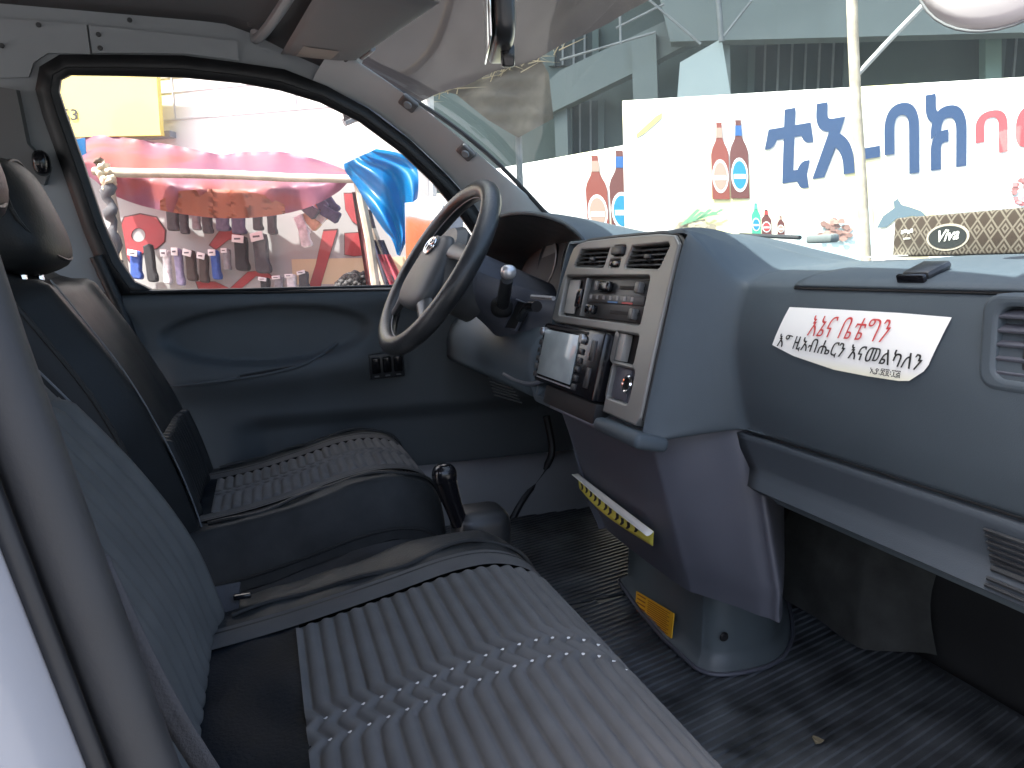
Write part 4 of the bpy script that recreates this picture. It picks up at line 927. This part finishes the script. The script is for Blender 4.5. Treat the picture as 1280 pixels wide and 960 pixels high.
# ---- stall
AWN = thing('stall_awning', 'sagging pink and purple cloth awning draped over a wooden rail', 'awning', tuple(W(280, 270, 3.0)))
am = bpy.data.materials.new('awning_cloth'); am.use_nodes = True; n_ = am.node_tree.nodes; l_ = am.node_tree.links
tc_ = n_.new('ShaderNodeTexCoord')
tx_ = n_.new('ShaderNodeTexNoise'); tx_.inputs['Scale'].default_value = 2.2; tx_.inputs['Detail'].default_value = 3
mp_ = n_.new('ShaderNodeMapping'); mp_.inputs['Rotation'].default_value = (0, 0, R(34)); mp_.inputs['Scale'].default_value = (1, 1, 2.2); l_.new(tc_.outputs['Object'], mp_.inputs[0]); l_.new(mp_.outputs[0], tx_.inputs['Vector'])
rp_ = n_.new('ShaderNodeValToRGB'); e_ = rp_.color_ramp.elements; e_[0].position = .40; e_[0].color = (.23, .08, .14, 1); e_[1].position = .62; e_[1].color = (.33, .09, .09, 1)
e2 = rp_.color_ramp.elements.new(.52); e2.color = (.27, .10, .145, 1); l_.new(tx_.outputs[0], rp_.inputs[0])
tr_ = n_.new('ShaderNodeBsdfTranslucent'); ms_ = n_.new('ShaderNodeMixShader'); ms_.inputs[0].default_value = .55
b_ = n_['Principled BSDF']; b_.inputs['Roughness'].default_value = .5; l_.new(rp_.outputs[0], b_.inputs['Base Color']); l_.new(rp_.outputs[0], tr_.inputs[0])
l_.new(b_.outputs[0], ms_.inputs[1]); l_.new(tr_.outputs[0], ms_.inputs[2]); l_.new(ms_.outputs[0], n_['Material Output'].inputs[0])
top = [(100, 185), (106, 172), (125, 169), (170, 174), (225, 183), (275, 193), (300, 190), (345, 189), (375, 194), (410, 204), (440, 216)]
bot = [(100, 215), (118, 225), (140, 243), (180, 258), (230, 268), (280, 273), (330, 271), (370, 264), (400, 253), (425, 238), (440, 221)]
T2 = resample(cr([Vector((*p, 0)) for p in top], 5), 50); B2 = resample(cr([Vector((*p, 0)) for p in bot], 5), 50)
def awn(u, v):
    i = int(round(u*49)); p = T2[i].lerp(B2[i], v); bow = math.sin(math.pi*v)
    d = lerp(3.5, 3.05, smooth01(v*1.6)) - .03*bow + .03*math.sin(u*23+v*3)*(.3+.7*v) + .02*math.sin(u*51)
    return W(p.x, p.y, d)
grid('cloth', awn, 50, 26, am, AWN, smooth=180)
ORG = mat('patch_orange', (.34, .10, .05), .6, trans=.55, var=.1)
def awp(u, v):
    uu = lerp(.30, .74, u); i = min(49, int(round(uu*49))); vm = lerp(.55, .995, v); vv = 1-(1-vm)*math.sin(math.pi*min(1, max(0, u)))**.5
    p = T2[i].lerp(B2[i], vv); return W(p.x, p.y, lerp(3.5, 3.05, smooth01(vv*1.6))-.045)
grid('patch', awp, 30, 10, ORG, AWN, smooth=180)
rail = tube('rail', [W(x, y, 2.96) for x, y in ((118, 214), (150, 216), (230, 217), (300, 219), (360, 222), (446, 224))], [.020, .022, .021, .020, .019, .017], WOOD, AWN, n=10)
tube('post', [W(445, 215, 2.98), W(462, 300, 2.98), W(478, 420, 2.98), wp(-1.35, 0, 2.98)], .02, WOOD, AWN, n=8)
tube('post', [W(132, 205, 2.98), W(150, 300, 2.98), W(168, 420, 2.98), wp(-2.55, 0, 2.98)], .02, WOOD, AWN, n=8)
BT = thing('blue_tarp', 'bright blue plastic tarpaulin hanging at the right end of the awning', 'tarpaulin', tuple(W(480, 300, 2.9)))
btm = mat('tarp_blue', (.0, .17, .42), .35, trans=.5, var=.15, vscale=5)
lt = [(430, 205), (432, 215), (445, 232), (458, 255), (478, 285), (490, 300), (496, 318)]; rt = [(470, 186), (500, 192), (520, 208), (523, 235), (518, 265), (512, 290), (500, 320)]
LT = resample(cr([Vector((*p, 0)) for p in lt]), 30); RT = resample(cr([Vector((*p, 0)) for p in rt]), 30)
grid('sheet', lambda u, v: (lambda p: W(p.x, p.y, 2.88+.035*math.sin(u*9+v*4)+.03*math.sin(u*17-v*7)+.05*u))(LT[int(round(v*29))].lerp(RT[int(round(v*29))], u)), 30, 30, btm, BT, smooth=180)
wpoly('far_corner', [(92, 175), (106, 172), (108, 200), (116, 220), (104, 222)], 3.2, btm, BT, .004)
KN = thing('knotted_cloth', 'pale and dark knotted cloth hanging from the left end of the awning rail', 'cloth', tuple(W(145, 300, 2.9)))
for nm, pts, rr, m in (('knot', [(128, 205), (126, 215), (133, 228), (140, 222), (130, 235)], .035, mat('rag_cream', (.60, .52, .36), .9, var=.2)), ('hanging_rag', [(132, 232), (138, 260), (142, 290), (148, 330)], .05, mat('rag_dark', (.06, .06, .065), .9, var=.3)), ('knot_top', [(124, 198), (120, 206)], .025, mat('rag_brown', (.10, .07, .05), .9))):
    P = cr([W(*p, 2.9) for p in pts], 5); tube(nm, [p+Vector((0, .01*math.sin(i*1.7), 0)) for i, p in enumerate(P)], [rr*(.8+.3*math.sin(i*1.3)) for i in range(len(P))], m, KN, n=10, flat=.5, smooth=180)
# clothes hung at the right of the stall
HG = thing('hanging_clothes', 'bundle of dark red, black and cream patterned clothes below the blue tarpaulin', 'clothes', tuple(W(470, 350, 3.0)))
for i, (p0, p1, col) in enumerate((((448, 240), (472, 375), (.16, .05, .05)), ((456, 262), (482, 372), (.05, .045, .06)), ((462, 285), (490, 370), (.45, .38, .30)), ((472, 300), (498, 372), (.04, .04, .07)), ((480, 318), (504, 372), (.40, .06, .08)))):
    m = mat('cloth_%d' % i, col, .9, var=.4, vscale=18)
    grid('garment', lambda u, v, p0=p0, p1=p1, i=i: W(lerp(p0[0], p1[0], v)+(u-.5)*(16+6*v), lerp(p0[1], p1[1], v), 3.1-.02*i+.02*math.sin(u*12+i)), 12, 10, m, HG, smooth=180)
# socks
SOCK = [(-.5,1),(.5,1),(.48,.35),(.62,.18),(.60,.05),(.40,0),(-.30,.02),(-.52,.12),(-.5,.4)]
cols = {'charcoal': (.055, .055, .06), 'black': (.02, .02, .022), 'blue': (.03, .08, .30), 'slate': (.12, .12, .18), 'grey': (.22, .22, .23), 'dark brown': (.05, .035, .03), 'white': (.62, .62, .62), 'lilac': (.25, .24, .36), 'maroon': (.25, .03, .05)}
TAG = mat('card_white', (.75, .75, .74), .6)
def sock(px, py, w, h, colour, label, tag=None, tilt=0., group='socks hung on the stall wall', d=3.56):
    c = W(px, py, d); sc = 3.56*1.12/FPX
    M = frame(c, WR, UP, WN) @ Matrix.Rotation(R(tilt), 4, 'Z')
    t = thing('sock', label, 'sock', tuple(c-UP*h*sc/2), group)
    pl = [Vector((p[0]*w*sc*.8, (p[1]-.5)*h*sc, 0)) for p in SOCK]; pl = cr(pl+[pl[0]], 3)[:-1]
    plate('fabric', [[(q.x, q.y) for q in pl]], .03, M, mat('sock_'+colour, cols[colour], .9, var=.25, vscale=40), t, bevel=.010, smooth=50)
    if tag:
        tg = box('card_tag', (w*sc*.75, h*sc*.22, .006), M @ Matrix.Translation((0, h*sc*.46, .012)) @ Matrix.Rotation(R(random.uniform(-18, 18)), 4, 'Z'), TAG, t, bevel=.001)
        box('tag_print', (w*sc*.4, h*sc*.05, .002), M @ Matrix.Translation((0, h*sc*.46, .0165)), mat('tag_ink', (.10, .10, .12), .6), tg, bevel=0)
up = ['leftmost', 'second', 'third', 'fourth', 'fifth', 'sixth', 'seventh', 'eighth']
for i, (px, w_, h_, c_) in enumerate(((214, 20, 26, 'charcoal'), (228, 14, 28, 'charcoal'), (243, 13, 24, 'grey'), (257, 16, 26, 'charcoal'), (276, 22, 26, 'slate'), (296, 22, 28, 'slate'), (320, 15, 24, 'charcoal'), (338, 14, 28, 'charcoal'))):
    sock(px, 276+(3 if i % 2 else 0), w_, h_, c_, f'{c_} sock, {up[i]} from the left in the upper row under the awning')
names = ['first', 'second', 'third', 'fourth', 'fifth', 'sixth', 'seventh', 'eighth', 'ninth', 'tenth']
for i, (px, py, w_, h_, c_, tg) in enumerate(((168, 332, 20, 36, 'blue', 1), (186, 330, 17, 48, 'black', 0), (207, 335, 13, 42, 'white', 1), (222, 335, 13, 46, 'lilac', 1), (237, 333, 17, 38, 'dark brown', 1), (253, 336, 15, 36, 'dark brown', 1), (268, 332, 14, 36, 'blue', 1), (282, 325, 11, 26, 'grey', 1), (300, 318, 22, 42, 'black', 1), (325, 318, 24, 48, 'charcoal', 1))):
    sock(px, py, w_, h_, c_, f'{c_} sock, {names[i]} from the left in the lower tagged row on the stall wall', tg, tilt=random.uniform(-5, 5))
for i, (px, py, c_) in enumerate(((330, 358, 'black'), (347, 356, 'grey'), (363, 354, 'white'), (378, 350, 'charcoal'))):
    sock(px, py, 15, 20, c_, f'{c_} folded sock pair in the bottom row just above the window edge', 1)
# plastic bag of striped socks
BG = thing('sock_pack', 'bundle of striped orange, white and navy socks hanging at the right of the stall wall', 'socks', tuple(W(390, 300, 3.5)))
for i, (px, py, a, c_) in enumerate(((412, 255, 35, (.05, .05, .12)), (402, 262, 40, (.75, .35, .15)), (395, 268, 45, (.70, .68, .66)), (388, 276, 40, (.60, .40, .25)), (398, 250, 30, (.08, .08, .14)), (376, 282, 20, (.70, .70, .70)), (380, 296, 10, (.65, .65, .64)), (412, 268, 60, (.06, .06, .12)), (385, 262, 50, (.10, .10, .12)))):
    sc = 3.9/FPX; M = frame(W(px, py, 3.52-.006*i), WR, UP, WN) @ Matrix.Rotation(R(a), 4, 'Z')
    pl = [Vector((p[0]*13*sc, (p[1]-.5)*26*sc, 0)) for p in SOCK]
    plate('striped_sock', [[(q.x, q.y) for q in pl]], .02, M, mat('stripe_%d' % i, c_, .9, var=.3, vscale=30), BG, bevel=.006)
# ---- seated person, only the curly hair shows over the window edge
PR = thing('person', 'person with short curly black hair sitting below the driver window outside', 'person', tuple(wp(-1.78, 0, 3.1)))
pb = W(433, 352, 3.15); PX = Vector((pb.x, pb.y, 0)); fwd = (-WN*.3+WR*.95).normalized(); sid = Vector((fwd.y, -fwd.x, 0))
J = {'pel': (0, 0, .50), 'sp1': (0, .02, .66), 'sp2': (0, .03, .84), 'chest': (0, .02, .98), 'neck': (0, .03, 1.11), 'head': (0, .05, 1.20), 'htop': (0, .05, 1.33)}
for s, n_s in ((1, 'r'), (-1, 'l')):
    J.update({'sh'+n_s: (s*.17, .02, 1.02), 'el'+n_s: (s*.21, .10, .78), 'wr'+n_s: (s*.12, .32, .70), 'ha'+n_s: (s*.09, .40, .68), 'hip'+n_s: (s*.09, .02, .50), 'kn'+n_s: (s*.12, .42, .50), 'an'+n_s: (s*.12, .44, .09), 'to'+n_s: (s*.13, .58, .04)})
rad = {'pel': .13, 'sp1': .12, 'sp2': .125, 'chest': .13, 'neck': .055, 'head': .085, 'htop': .075, 'sh': .065, 'el': .045, 'wr': .03, 'ha': .035, 'hip': .09, 'kn': .06, 'an': .04, 'to': .035}
E_ = [('pel', 'sp1'), ('sp1', 'sp2'), ('sp2', 'chest'), ('chest', 'neck'), ('neck', 'head'), ('head', 'htop')]
for n_s in 'rl': E_ += [('chest', 'sh'+n_s), ('sh'+n_s, 'el'+n_s), ('el'+n_s, 'wr'+n_s), ('wr'+n_s, 'ha'+n_s), ('pel', 'hip'+n_s), ('hip'+n_s, 'kn'+n_s), ('kn'+n_s, 'an'+n_s), ('an'+n_s, 'to'+n_s)]
keys = list(J); me = bpy.data.meshes.new('body'); me.from_pydata([tuple(PX+sid*J[k][0]+fwd*J[k][1]+UP*J[k][2]) for k in keys], [(keys.index(a), keys.index(b)) for a, b in E_], [])
po = bpy.data.objects.new('body', me); finish(po, PR, mat('shirt_dark', (.08, .06, .06), .85, var=.2), None, None, None, None, None)
po.modifiers.new('skin', 'SKIN'); po.modifiers.new('sub', 'SUBSURF').levels = 1
for i, k in enumerate(keys):
    r_ = rad.get(k, rad.get(k[:-1], .05)); me.skin_vertices[0].data[i].radius = (r_, r_)
me.skin_vertices[0].data[0].use_root = True
hc = PX+fwd*.05+UP*1.31; b = bmesh.new()
for i in range(260):
    a = random.uniform(0, 6.283); z_ = random.uniform(-.25, 1); r_ = math.sqrt(max(0, 1-z_*z_)); q = Vector((r_*math.cos(a)*.095, r_*math.sin(a)*.108, z_*.105))
    bmesh.ops.create_icosphere(b, subdivisions=1, radius=random.uniform(.012, .02), matrix=Matrix.Translation(hc+q))
bmesh.ops.create_icosphere(b, subdivisions=3, radius=.093, matrix=Matrix.Translation(hc))
bm_mesh('hair', b, mat('hair_black', (.012, .011, .011), .7), PR, smooth=60)
rounded('head_skin', (.155, .19, .22), Matrix.Translation(PX+fwd*.06+UP*1.235), mat('skin_brown', (.16, .085, .055), .55), PR, p=2.3)
STL = thing('stool', 'low wooden stool under the seated person outside', 'stool', (PX.x, PX.y, 0))
boxat('seat', (PX.x, PX.y, .38), (.36, .36, .04), WOOD, STL, bevel=.01)
for sx in (-.14, .14):
    for sy in (-.14, .14): boxat('leg', (PX.x+sx, PX.y+sy, .18), (.035, .035, .36), WOOD, STL, bevel=.004)
# ---- what the outside mirror reflects: an orange tarpaulin screen behind the van
rd = (oc-CAM).normalized(); rd = rd - on_*2*rd.dot(on_); tp = oc+rd*3.2
OT = thing('orange_tarp_screen', 'orange tarpaulin screen reflected in the outside door mirror', 'tarpaulin', (tp.x, tp.y, 0))
tr2 = Vector((rd.y, -rd.x, 0)).normalized(); otm = mat('tarp_orange', (.75, .20, .08), .6, trans=.3, var=.12, vscale=2)
grid('sheet', lambda u, v: Vector((tp.x, tp.y, lerp(.1, 2.4, v)))+tr2*(u-.5)*3.0+rd*.05*math.sin(u*14), 30, 8, otm, OT, smooth=180)
for s in (-1.5, 1.5): tube('post', [Vector((tp.x, tp.y, 0))+tr2*s, Vector((tp.x, tp.y, 2.5))+tr2*s], .03, WOOD, OT, n=8)

# ---- bar front with the big banner
BW = thing('compound_wall', 'sunlit cream street wall carrying the bar banners', 'wall', tuple(wp(1, 0, 7.05)))
wq4('wall_face', -4.5, 9, 0, 2.2, 7.05, CREAM, BW, .2)
def banner_mat(name):
    m = bpy.data.materials.new(name); m.use_nodes = True; n = m.node_tree.nodes; l = m.node_tree.links; b = n['Principled BSDF']; b.inputs['Roughness'].default_value = .55
    tc = n.new('ShaderNodeTexCoord'); sp = n.new('ShaderNodeSeparateXYZ'); l.new(tc.outputs['Object'], sp.inputs[0])
    tx = n.new('ShaderNodeTexNoise'); tx.inputs['Scale'].default_value = 1.3; l.new(tc.outputs['Object'], tx.inputs['Vector'])
    mr = n.new('ShaderNodeMapRange'); mr.inputs[1].default_value = .48; mr.inputs[2].default_value = .62; l.new(tx.outputs[0], mr.inputs[0])
    mx = n.new('ShaderNodeMix'); mx.data_type = 'RGBA'; mx.inputs[6].default_value = (.80, .79, .76, 1); mx.inputs[7].default_value = (.80, .74, .40, 1)
    l.new(mr.outputs[0], mx.inputs[0]); l.new(mx.outputs[2], b.inputs['Base Color']); return m
BNM = banner_mat('banner_vinyl')
BN = thing('bar_banner', 'large white and yellow banner with blue letters and beer bottles', 'banner', tuple(W(1030, 300, 6.9)))
def bgrid(name, tlp, trp, blp, brp, d, m, parent):
    A, B_, C_, D_ = (W(*p, d) for p in (tlp, trp, blp, brp))
    return grid(name, lambda u, v: A.lerp(B_, u).lerp(C_.lerp(D_, u), v)+WN*(.004*math.sin(u*19+v*2)*math.sin(v*3.1)), 40, 12, m, parent, smooth=180, thick=.004)
bgrid('vinyl', (778, 126), (1420, 88), (784, 420), (1420, 430), 6.9, BNM, BN)
BD = 6.891
def bt(name, s, bl, br, tl, m, off): text(name, s, W(*bl, BD), W(*br, BD), W(*tl, BD), m, BN, off=off)
bt('blue_lettering', 'ቲአ', (954, 243), (1068, 226), (957, 141), BLUE, .025); bt('blue_dash', '-', (1076, 200), (1100, 196), (1076, 186), BLUE, .02)
bt('blue_lettering', 'ባክ', (1106, 222), (1208, 207), (1105, 128), BLUE, .025); bt('red_lettering', 'ባር', (1220, 202), (1310, 186), (1219, 142), mat('letter_pink', (.40, .07, .08), .6), .02)
BOT = [(-.5,0),(-.5,.58),(-.42,.66),(-.22,.76),(-.17,.82),(-.15,.97),(-.17,1),(.17,1),(.15,.97),(.17,.82),(.22,.76),(.42,.66),(.5,.58),(.5,0)]
def bottle(px, py0, py1, w, body, lab, cap, parent, d=BD, tilt=-.03):
    def q(u, v, o): return W(px+u*w+tilt*(v-.5)*(py0-py1), lerp(py0, py1, v), d-o*.5)
    o = prism('bottle_print', [q(u, v, 0) for u, v in BOT], .002, WN, mat('bottle_'+body[0], body[1], .5), parent)
    prism('bottle_label', [q(.46*math.cos(t), .30+.22*math.sin(t), .004) for t in [2*math.pi*i/20 for i in range(20)]], .001, WN, TAG, o)
    prism('label_field', [q(.38*math.cos(t), .30+.18*math.sin(t), .007) for t in [2*math.pi*i/20 for i in range(20)]], .001, WN, mat('label_'+lab[0], lab[1], .5), o)
    prism('label_band', [q(u, v, .010) for u, v in ((-.32, .25), (.32, .25), (.32, .31), (-.32, .31))], .001, WN, TAG, o)
    prism('neck_label', [q(u, v, .004) for u, v in ((-.19, .80), (.19, .80), (.17, .93), (-.17, .93))], .001, WN, mat('label_'+cap[0], cap[1], .5), o)
RB_, BR_ = ('amber', (.22, .05, .035)), ('brown', (.12, .035, .03)); CY, CRM = ('cyan', (.015, .20, .36)), ('cream', (.36, .25, .20))
bottle(900, 249, 153, 22, RB_, CRM, CRM, BN); bottle(924, 248, 150, 23, BR_, CY, ('navy', (.02, .10, .30)), BN)
bottle(945, 292, 254, 11, ('green', (.05, .35, .22)), CY, ('green2', (.1, .4, .3)), BN); bottle(958, 293, 262, 12, BR_, ('red', (.5, .05, .05)), ('red', (.5, .05, .05)), BN); bottle(976, 293, 270, 9, BR_, CRM, CRM, BN)
# food pictures printed on the banner
def blob_print(name, pts, col, d=BD-.004, n=26, spread=(14, 8), size=4):
    m_ = [mat('%s_%d' % (name, k), [min(.9, c*f) for c in col], .6) for k, f in enumerate((.7, 1.0, 1.4))]
    for k in range(n):
        px, py = pts; a = random.uniform(0, 6.28); r_ = math.sqrt(random.random())
        prism('food_print', [W(px+spread[0]*r_*math.cos(a)+size*random.uniform(.6, 1.2)*math.cos(t), py+spread[1]*r_*math.sin(a)+size*.7*random.uniform(.6, 1.2)*math.sin(t), d-.0006*k) for t in [2*math.pi*i/7 for i in range(7)]], .0004, WN, m_[k % 3], BN)
wpoly('picture_panel', [(995, 268), (1090, 257), (1092, 330), (997, 330)], BD, mat('panel_pale', (.55, .68, .68), .6), BN); wpoly('picture_panel', [(1172, 250), (1290, 240), (1290, 330), (1174, 330)], BD, mat('panel_pale', (.55, .68, .68), .6), BN)
blob_print('meat', (1043, 288), (.38, .22, .18), n=40, spread=(24, 14), size=5); blob_print('mush', (870, 284), (.42, .36, .26), n=26, spread=(22, 8), size=6); blob_print('meatr', (1278, 240), (.40, .16, .16), n=22, spread=(14, 16), size=5)
for k in range(7): prism('leek_print', [W(850+k*6, 282-k*2, BD-.02), W(858+k*6, 280-k*2, BD-.02), W(876+k*5, 262+k % 3*3, BD-.02), W(871+k*5, 261+k % 3*3, BD-.02)], .0004, WN, mat('leek', (.16, .36, .20), .6), BN)
pot = [(1096, 285), (1104, 270), (1118, 260), (1117, 252), (1122, 248), (1127, 256), (1138, 259), (1152, 264), (1160, 272), (1140, 270), (1120, 274), (1108, 284)]
wpoly('pot_print', pot, BD-.004, mat('pot_slate', (.12, .17, .20), .4), BN); wpoly('pot_print', [(1098, 288), (1108, 286), (1122, 276), (1150, 273), (1165, 276), (1160, 320), (1104, 320)], BD-.002, mat('pot_white', (.75, .76, .76), .5), BN)
wpoly('yellow_flash', [(795, 168), (820, 145), (828, 140), (826, 148), (806, 166), (796, 172)], BD, mat('flash_yellow', (.80, .72, .15), .6), BN)
B2n = thing('side_banner', 'lower white banner with two beer bottles left of the big banner', 'banner', tuple(W(700, 300, 6.98)))
bgrid('vinyl', (560, 222), (800, 178), (560, 430), (800, 430), 6.98, BNM, B2n)
bottle(746, 296, 194, 27, RB_, CRM, CRM, B2n, 6.971, -.06); bottle(777, 296, 188, 30, BR_, CY, ('navy', (.02, .10, .30)), B2n, 6.971, -.06)
# ---- shaded building above the banner
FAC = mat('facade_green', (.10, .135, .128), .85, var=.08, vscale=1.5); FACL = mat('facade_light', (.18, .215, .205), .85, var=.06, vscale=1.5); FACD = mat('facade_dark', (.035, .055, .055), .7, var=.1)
BL = thing('bar_building', 'grey green two storey building in shade behind the banner', 'building', tuple(wp(1, 0, 9.4)))
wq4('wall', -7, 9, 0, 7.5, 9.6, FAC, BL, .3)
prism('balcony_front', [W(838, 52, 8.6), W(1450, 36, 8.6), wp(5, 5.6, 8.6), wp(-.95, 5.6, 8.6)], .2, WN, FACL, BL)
prism('shade_overhang', [wp(-6, 7.4, 6.6), wp(9, 7.4, 6.6), wp(9, 7.4, 9.6), wp(-6, 7.4, 9.6)], .25, UP, FACL, BL)  # unseen roof overhang, placed to keep the facade in shade
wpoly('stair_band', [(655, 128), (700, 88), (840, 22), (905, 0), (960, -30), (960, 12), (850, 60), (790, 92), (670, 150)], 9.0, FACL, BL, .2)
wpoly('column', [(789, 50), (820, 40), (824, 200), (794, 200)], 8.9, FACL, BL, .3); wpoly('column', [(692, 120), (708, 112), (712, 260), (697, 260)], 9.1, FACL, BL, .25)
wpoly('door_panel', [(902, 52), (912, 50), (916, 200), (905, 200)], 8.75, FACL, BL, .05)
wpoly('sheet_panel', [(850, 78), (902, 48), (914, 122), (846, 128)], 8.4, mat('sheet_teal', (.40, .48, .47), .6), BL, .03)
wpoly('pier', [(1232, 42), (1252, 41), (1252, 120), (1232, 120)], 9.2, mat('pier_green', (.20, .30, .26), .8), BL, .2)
for x0, x1, y0, y1 in ((940, 1052, 58, 200), (1252, 1330, 40, 200), (712, 752, 128, 230), (690, 745, 40, 78)):
    q = W(x0, y0, 9.55), W(x1, y1, 9.55); a0, a1 = sorted(((p-CAM).dot(WR) for p in q)); z0, z1 = sorted(p.z for p in q)
    wi = wq4('window', a0, a1, z0, z1, 9.57, FACD, BL, .05)
    for a in (a0, a1): wq4('window_frame', a-.04, a+.04, z0, z1, 9.5, FAC, wi, .08)
    nb = max(3, int((a1-a0)/.14))
    for k in range(1, nb): wq4('window_bar', a0+(a1-a0)*k/nb-.012, a0+(a1-a0)*k/nb+.012, z0, z1, 9.52, STEEL, wi, .02)
# ---- poles in front
for nm, pts, rr, lb in (('wooden_post', [(1063, -60), (1066, 40), (1070, 130), (1077, 230), (1083, 330), (1092, 520)], .035, 'upright wooden post standing in front of the banner'), ('steel_rod', [(1073, 92), (1110, 52), (1170, -10), (1210, -50)], .018, 'thin diagonal steel rod tied to the wooden post'), ('dark_post', [(895, -60), (898, 0), (902, 52)], .03, 'short dark post in front of the grey green building')):
    d_ = 5.6 if nm != 'dark_post' else 8.3
    P = [W(*p, d_) for p in pts]
    if nm == 'wooden_post': P.append(Vector((P[-1].x, P[-1].y, 0)))
    tube(nm, P, rr, WOOD if nm == 'wooden_post' else STEEL if nm == 'dark_post' else mat('rod_grey', (.38, .38, .37), .6), n=10, label=lb, cat='pole')
DR2 = thing('steel_struts', 'dark thin steel struts of the balcony frame above the sheet panel', 'frame', tuple(W(850, 50, 8.2)))
for a, b_ in (((820, 40), (700, 75)), ((905, 45), (940, 0)), ((876, 55), (800, -10)), ((775, 20), (776, 55)), ((770, 35), (830, 5))): tube('strut', [W(*a, 8.2), W(*b_, 8.2)], .014, STEEL, DR2, n=6)
# ---- tan cloth shelter; its brown sheet stands in for reflections on the windscreen
TAN = mat('shelter_tan', (.13, .12, .098), .85, var=.3, vscale=4, trans=.15); BRN = mat('shelter_brown', (.055, .042, .043), .8, var=.35, vscale=3)  # shelter_brown colours the sheet standing in for windscreen reflections
SH = thing('market_shelter', 'tan cloth market shelter with brown sheet standing in for upper windscreen reflections', 'shelter', tuple(wp(-1.5, 0, 4.6)))
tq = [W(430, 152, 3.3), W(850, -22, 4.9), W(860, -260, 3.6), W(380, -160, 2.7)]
grid('reflection_sheet', lambda u, v: tq[0].lerp(tq[1], u).lerp(tq[3].lerp(tq[2], u), v)+UP*(.05*math.sin(u*11)*math.sin(v*4)-.08*math.sin(math.pi*u)+.03*noise.noise(Vector((u*9, v*6, 0)))), 40, 16, BRN, SH, smooth=180)
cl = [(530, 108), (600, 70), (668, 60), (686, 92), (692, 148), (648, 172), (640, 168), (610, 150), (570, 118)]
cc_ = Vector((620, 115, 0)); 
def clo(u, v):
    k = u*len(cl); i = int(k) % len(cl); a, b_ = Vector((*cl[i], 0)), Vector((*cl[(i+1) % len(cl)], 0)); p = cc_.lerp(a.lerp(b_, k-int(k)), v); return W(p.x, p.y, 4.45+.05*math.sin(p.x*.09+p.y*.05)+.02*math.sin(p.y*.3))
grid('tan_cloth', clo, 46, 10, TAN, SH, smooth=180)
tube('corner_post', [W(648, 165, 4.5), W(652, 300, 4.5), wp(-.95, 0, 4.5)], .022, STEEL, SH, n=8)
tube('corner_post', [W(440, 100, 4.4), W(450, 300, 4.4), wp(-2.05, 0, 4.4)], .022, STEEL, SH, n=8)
tube('reflection_sheet_beam', [W(430, 153, 3.32), W(640, 68, 4.0), W(850, -21, 4.92)], .02, STEEL, SH, n=8)
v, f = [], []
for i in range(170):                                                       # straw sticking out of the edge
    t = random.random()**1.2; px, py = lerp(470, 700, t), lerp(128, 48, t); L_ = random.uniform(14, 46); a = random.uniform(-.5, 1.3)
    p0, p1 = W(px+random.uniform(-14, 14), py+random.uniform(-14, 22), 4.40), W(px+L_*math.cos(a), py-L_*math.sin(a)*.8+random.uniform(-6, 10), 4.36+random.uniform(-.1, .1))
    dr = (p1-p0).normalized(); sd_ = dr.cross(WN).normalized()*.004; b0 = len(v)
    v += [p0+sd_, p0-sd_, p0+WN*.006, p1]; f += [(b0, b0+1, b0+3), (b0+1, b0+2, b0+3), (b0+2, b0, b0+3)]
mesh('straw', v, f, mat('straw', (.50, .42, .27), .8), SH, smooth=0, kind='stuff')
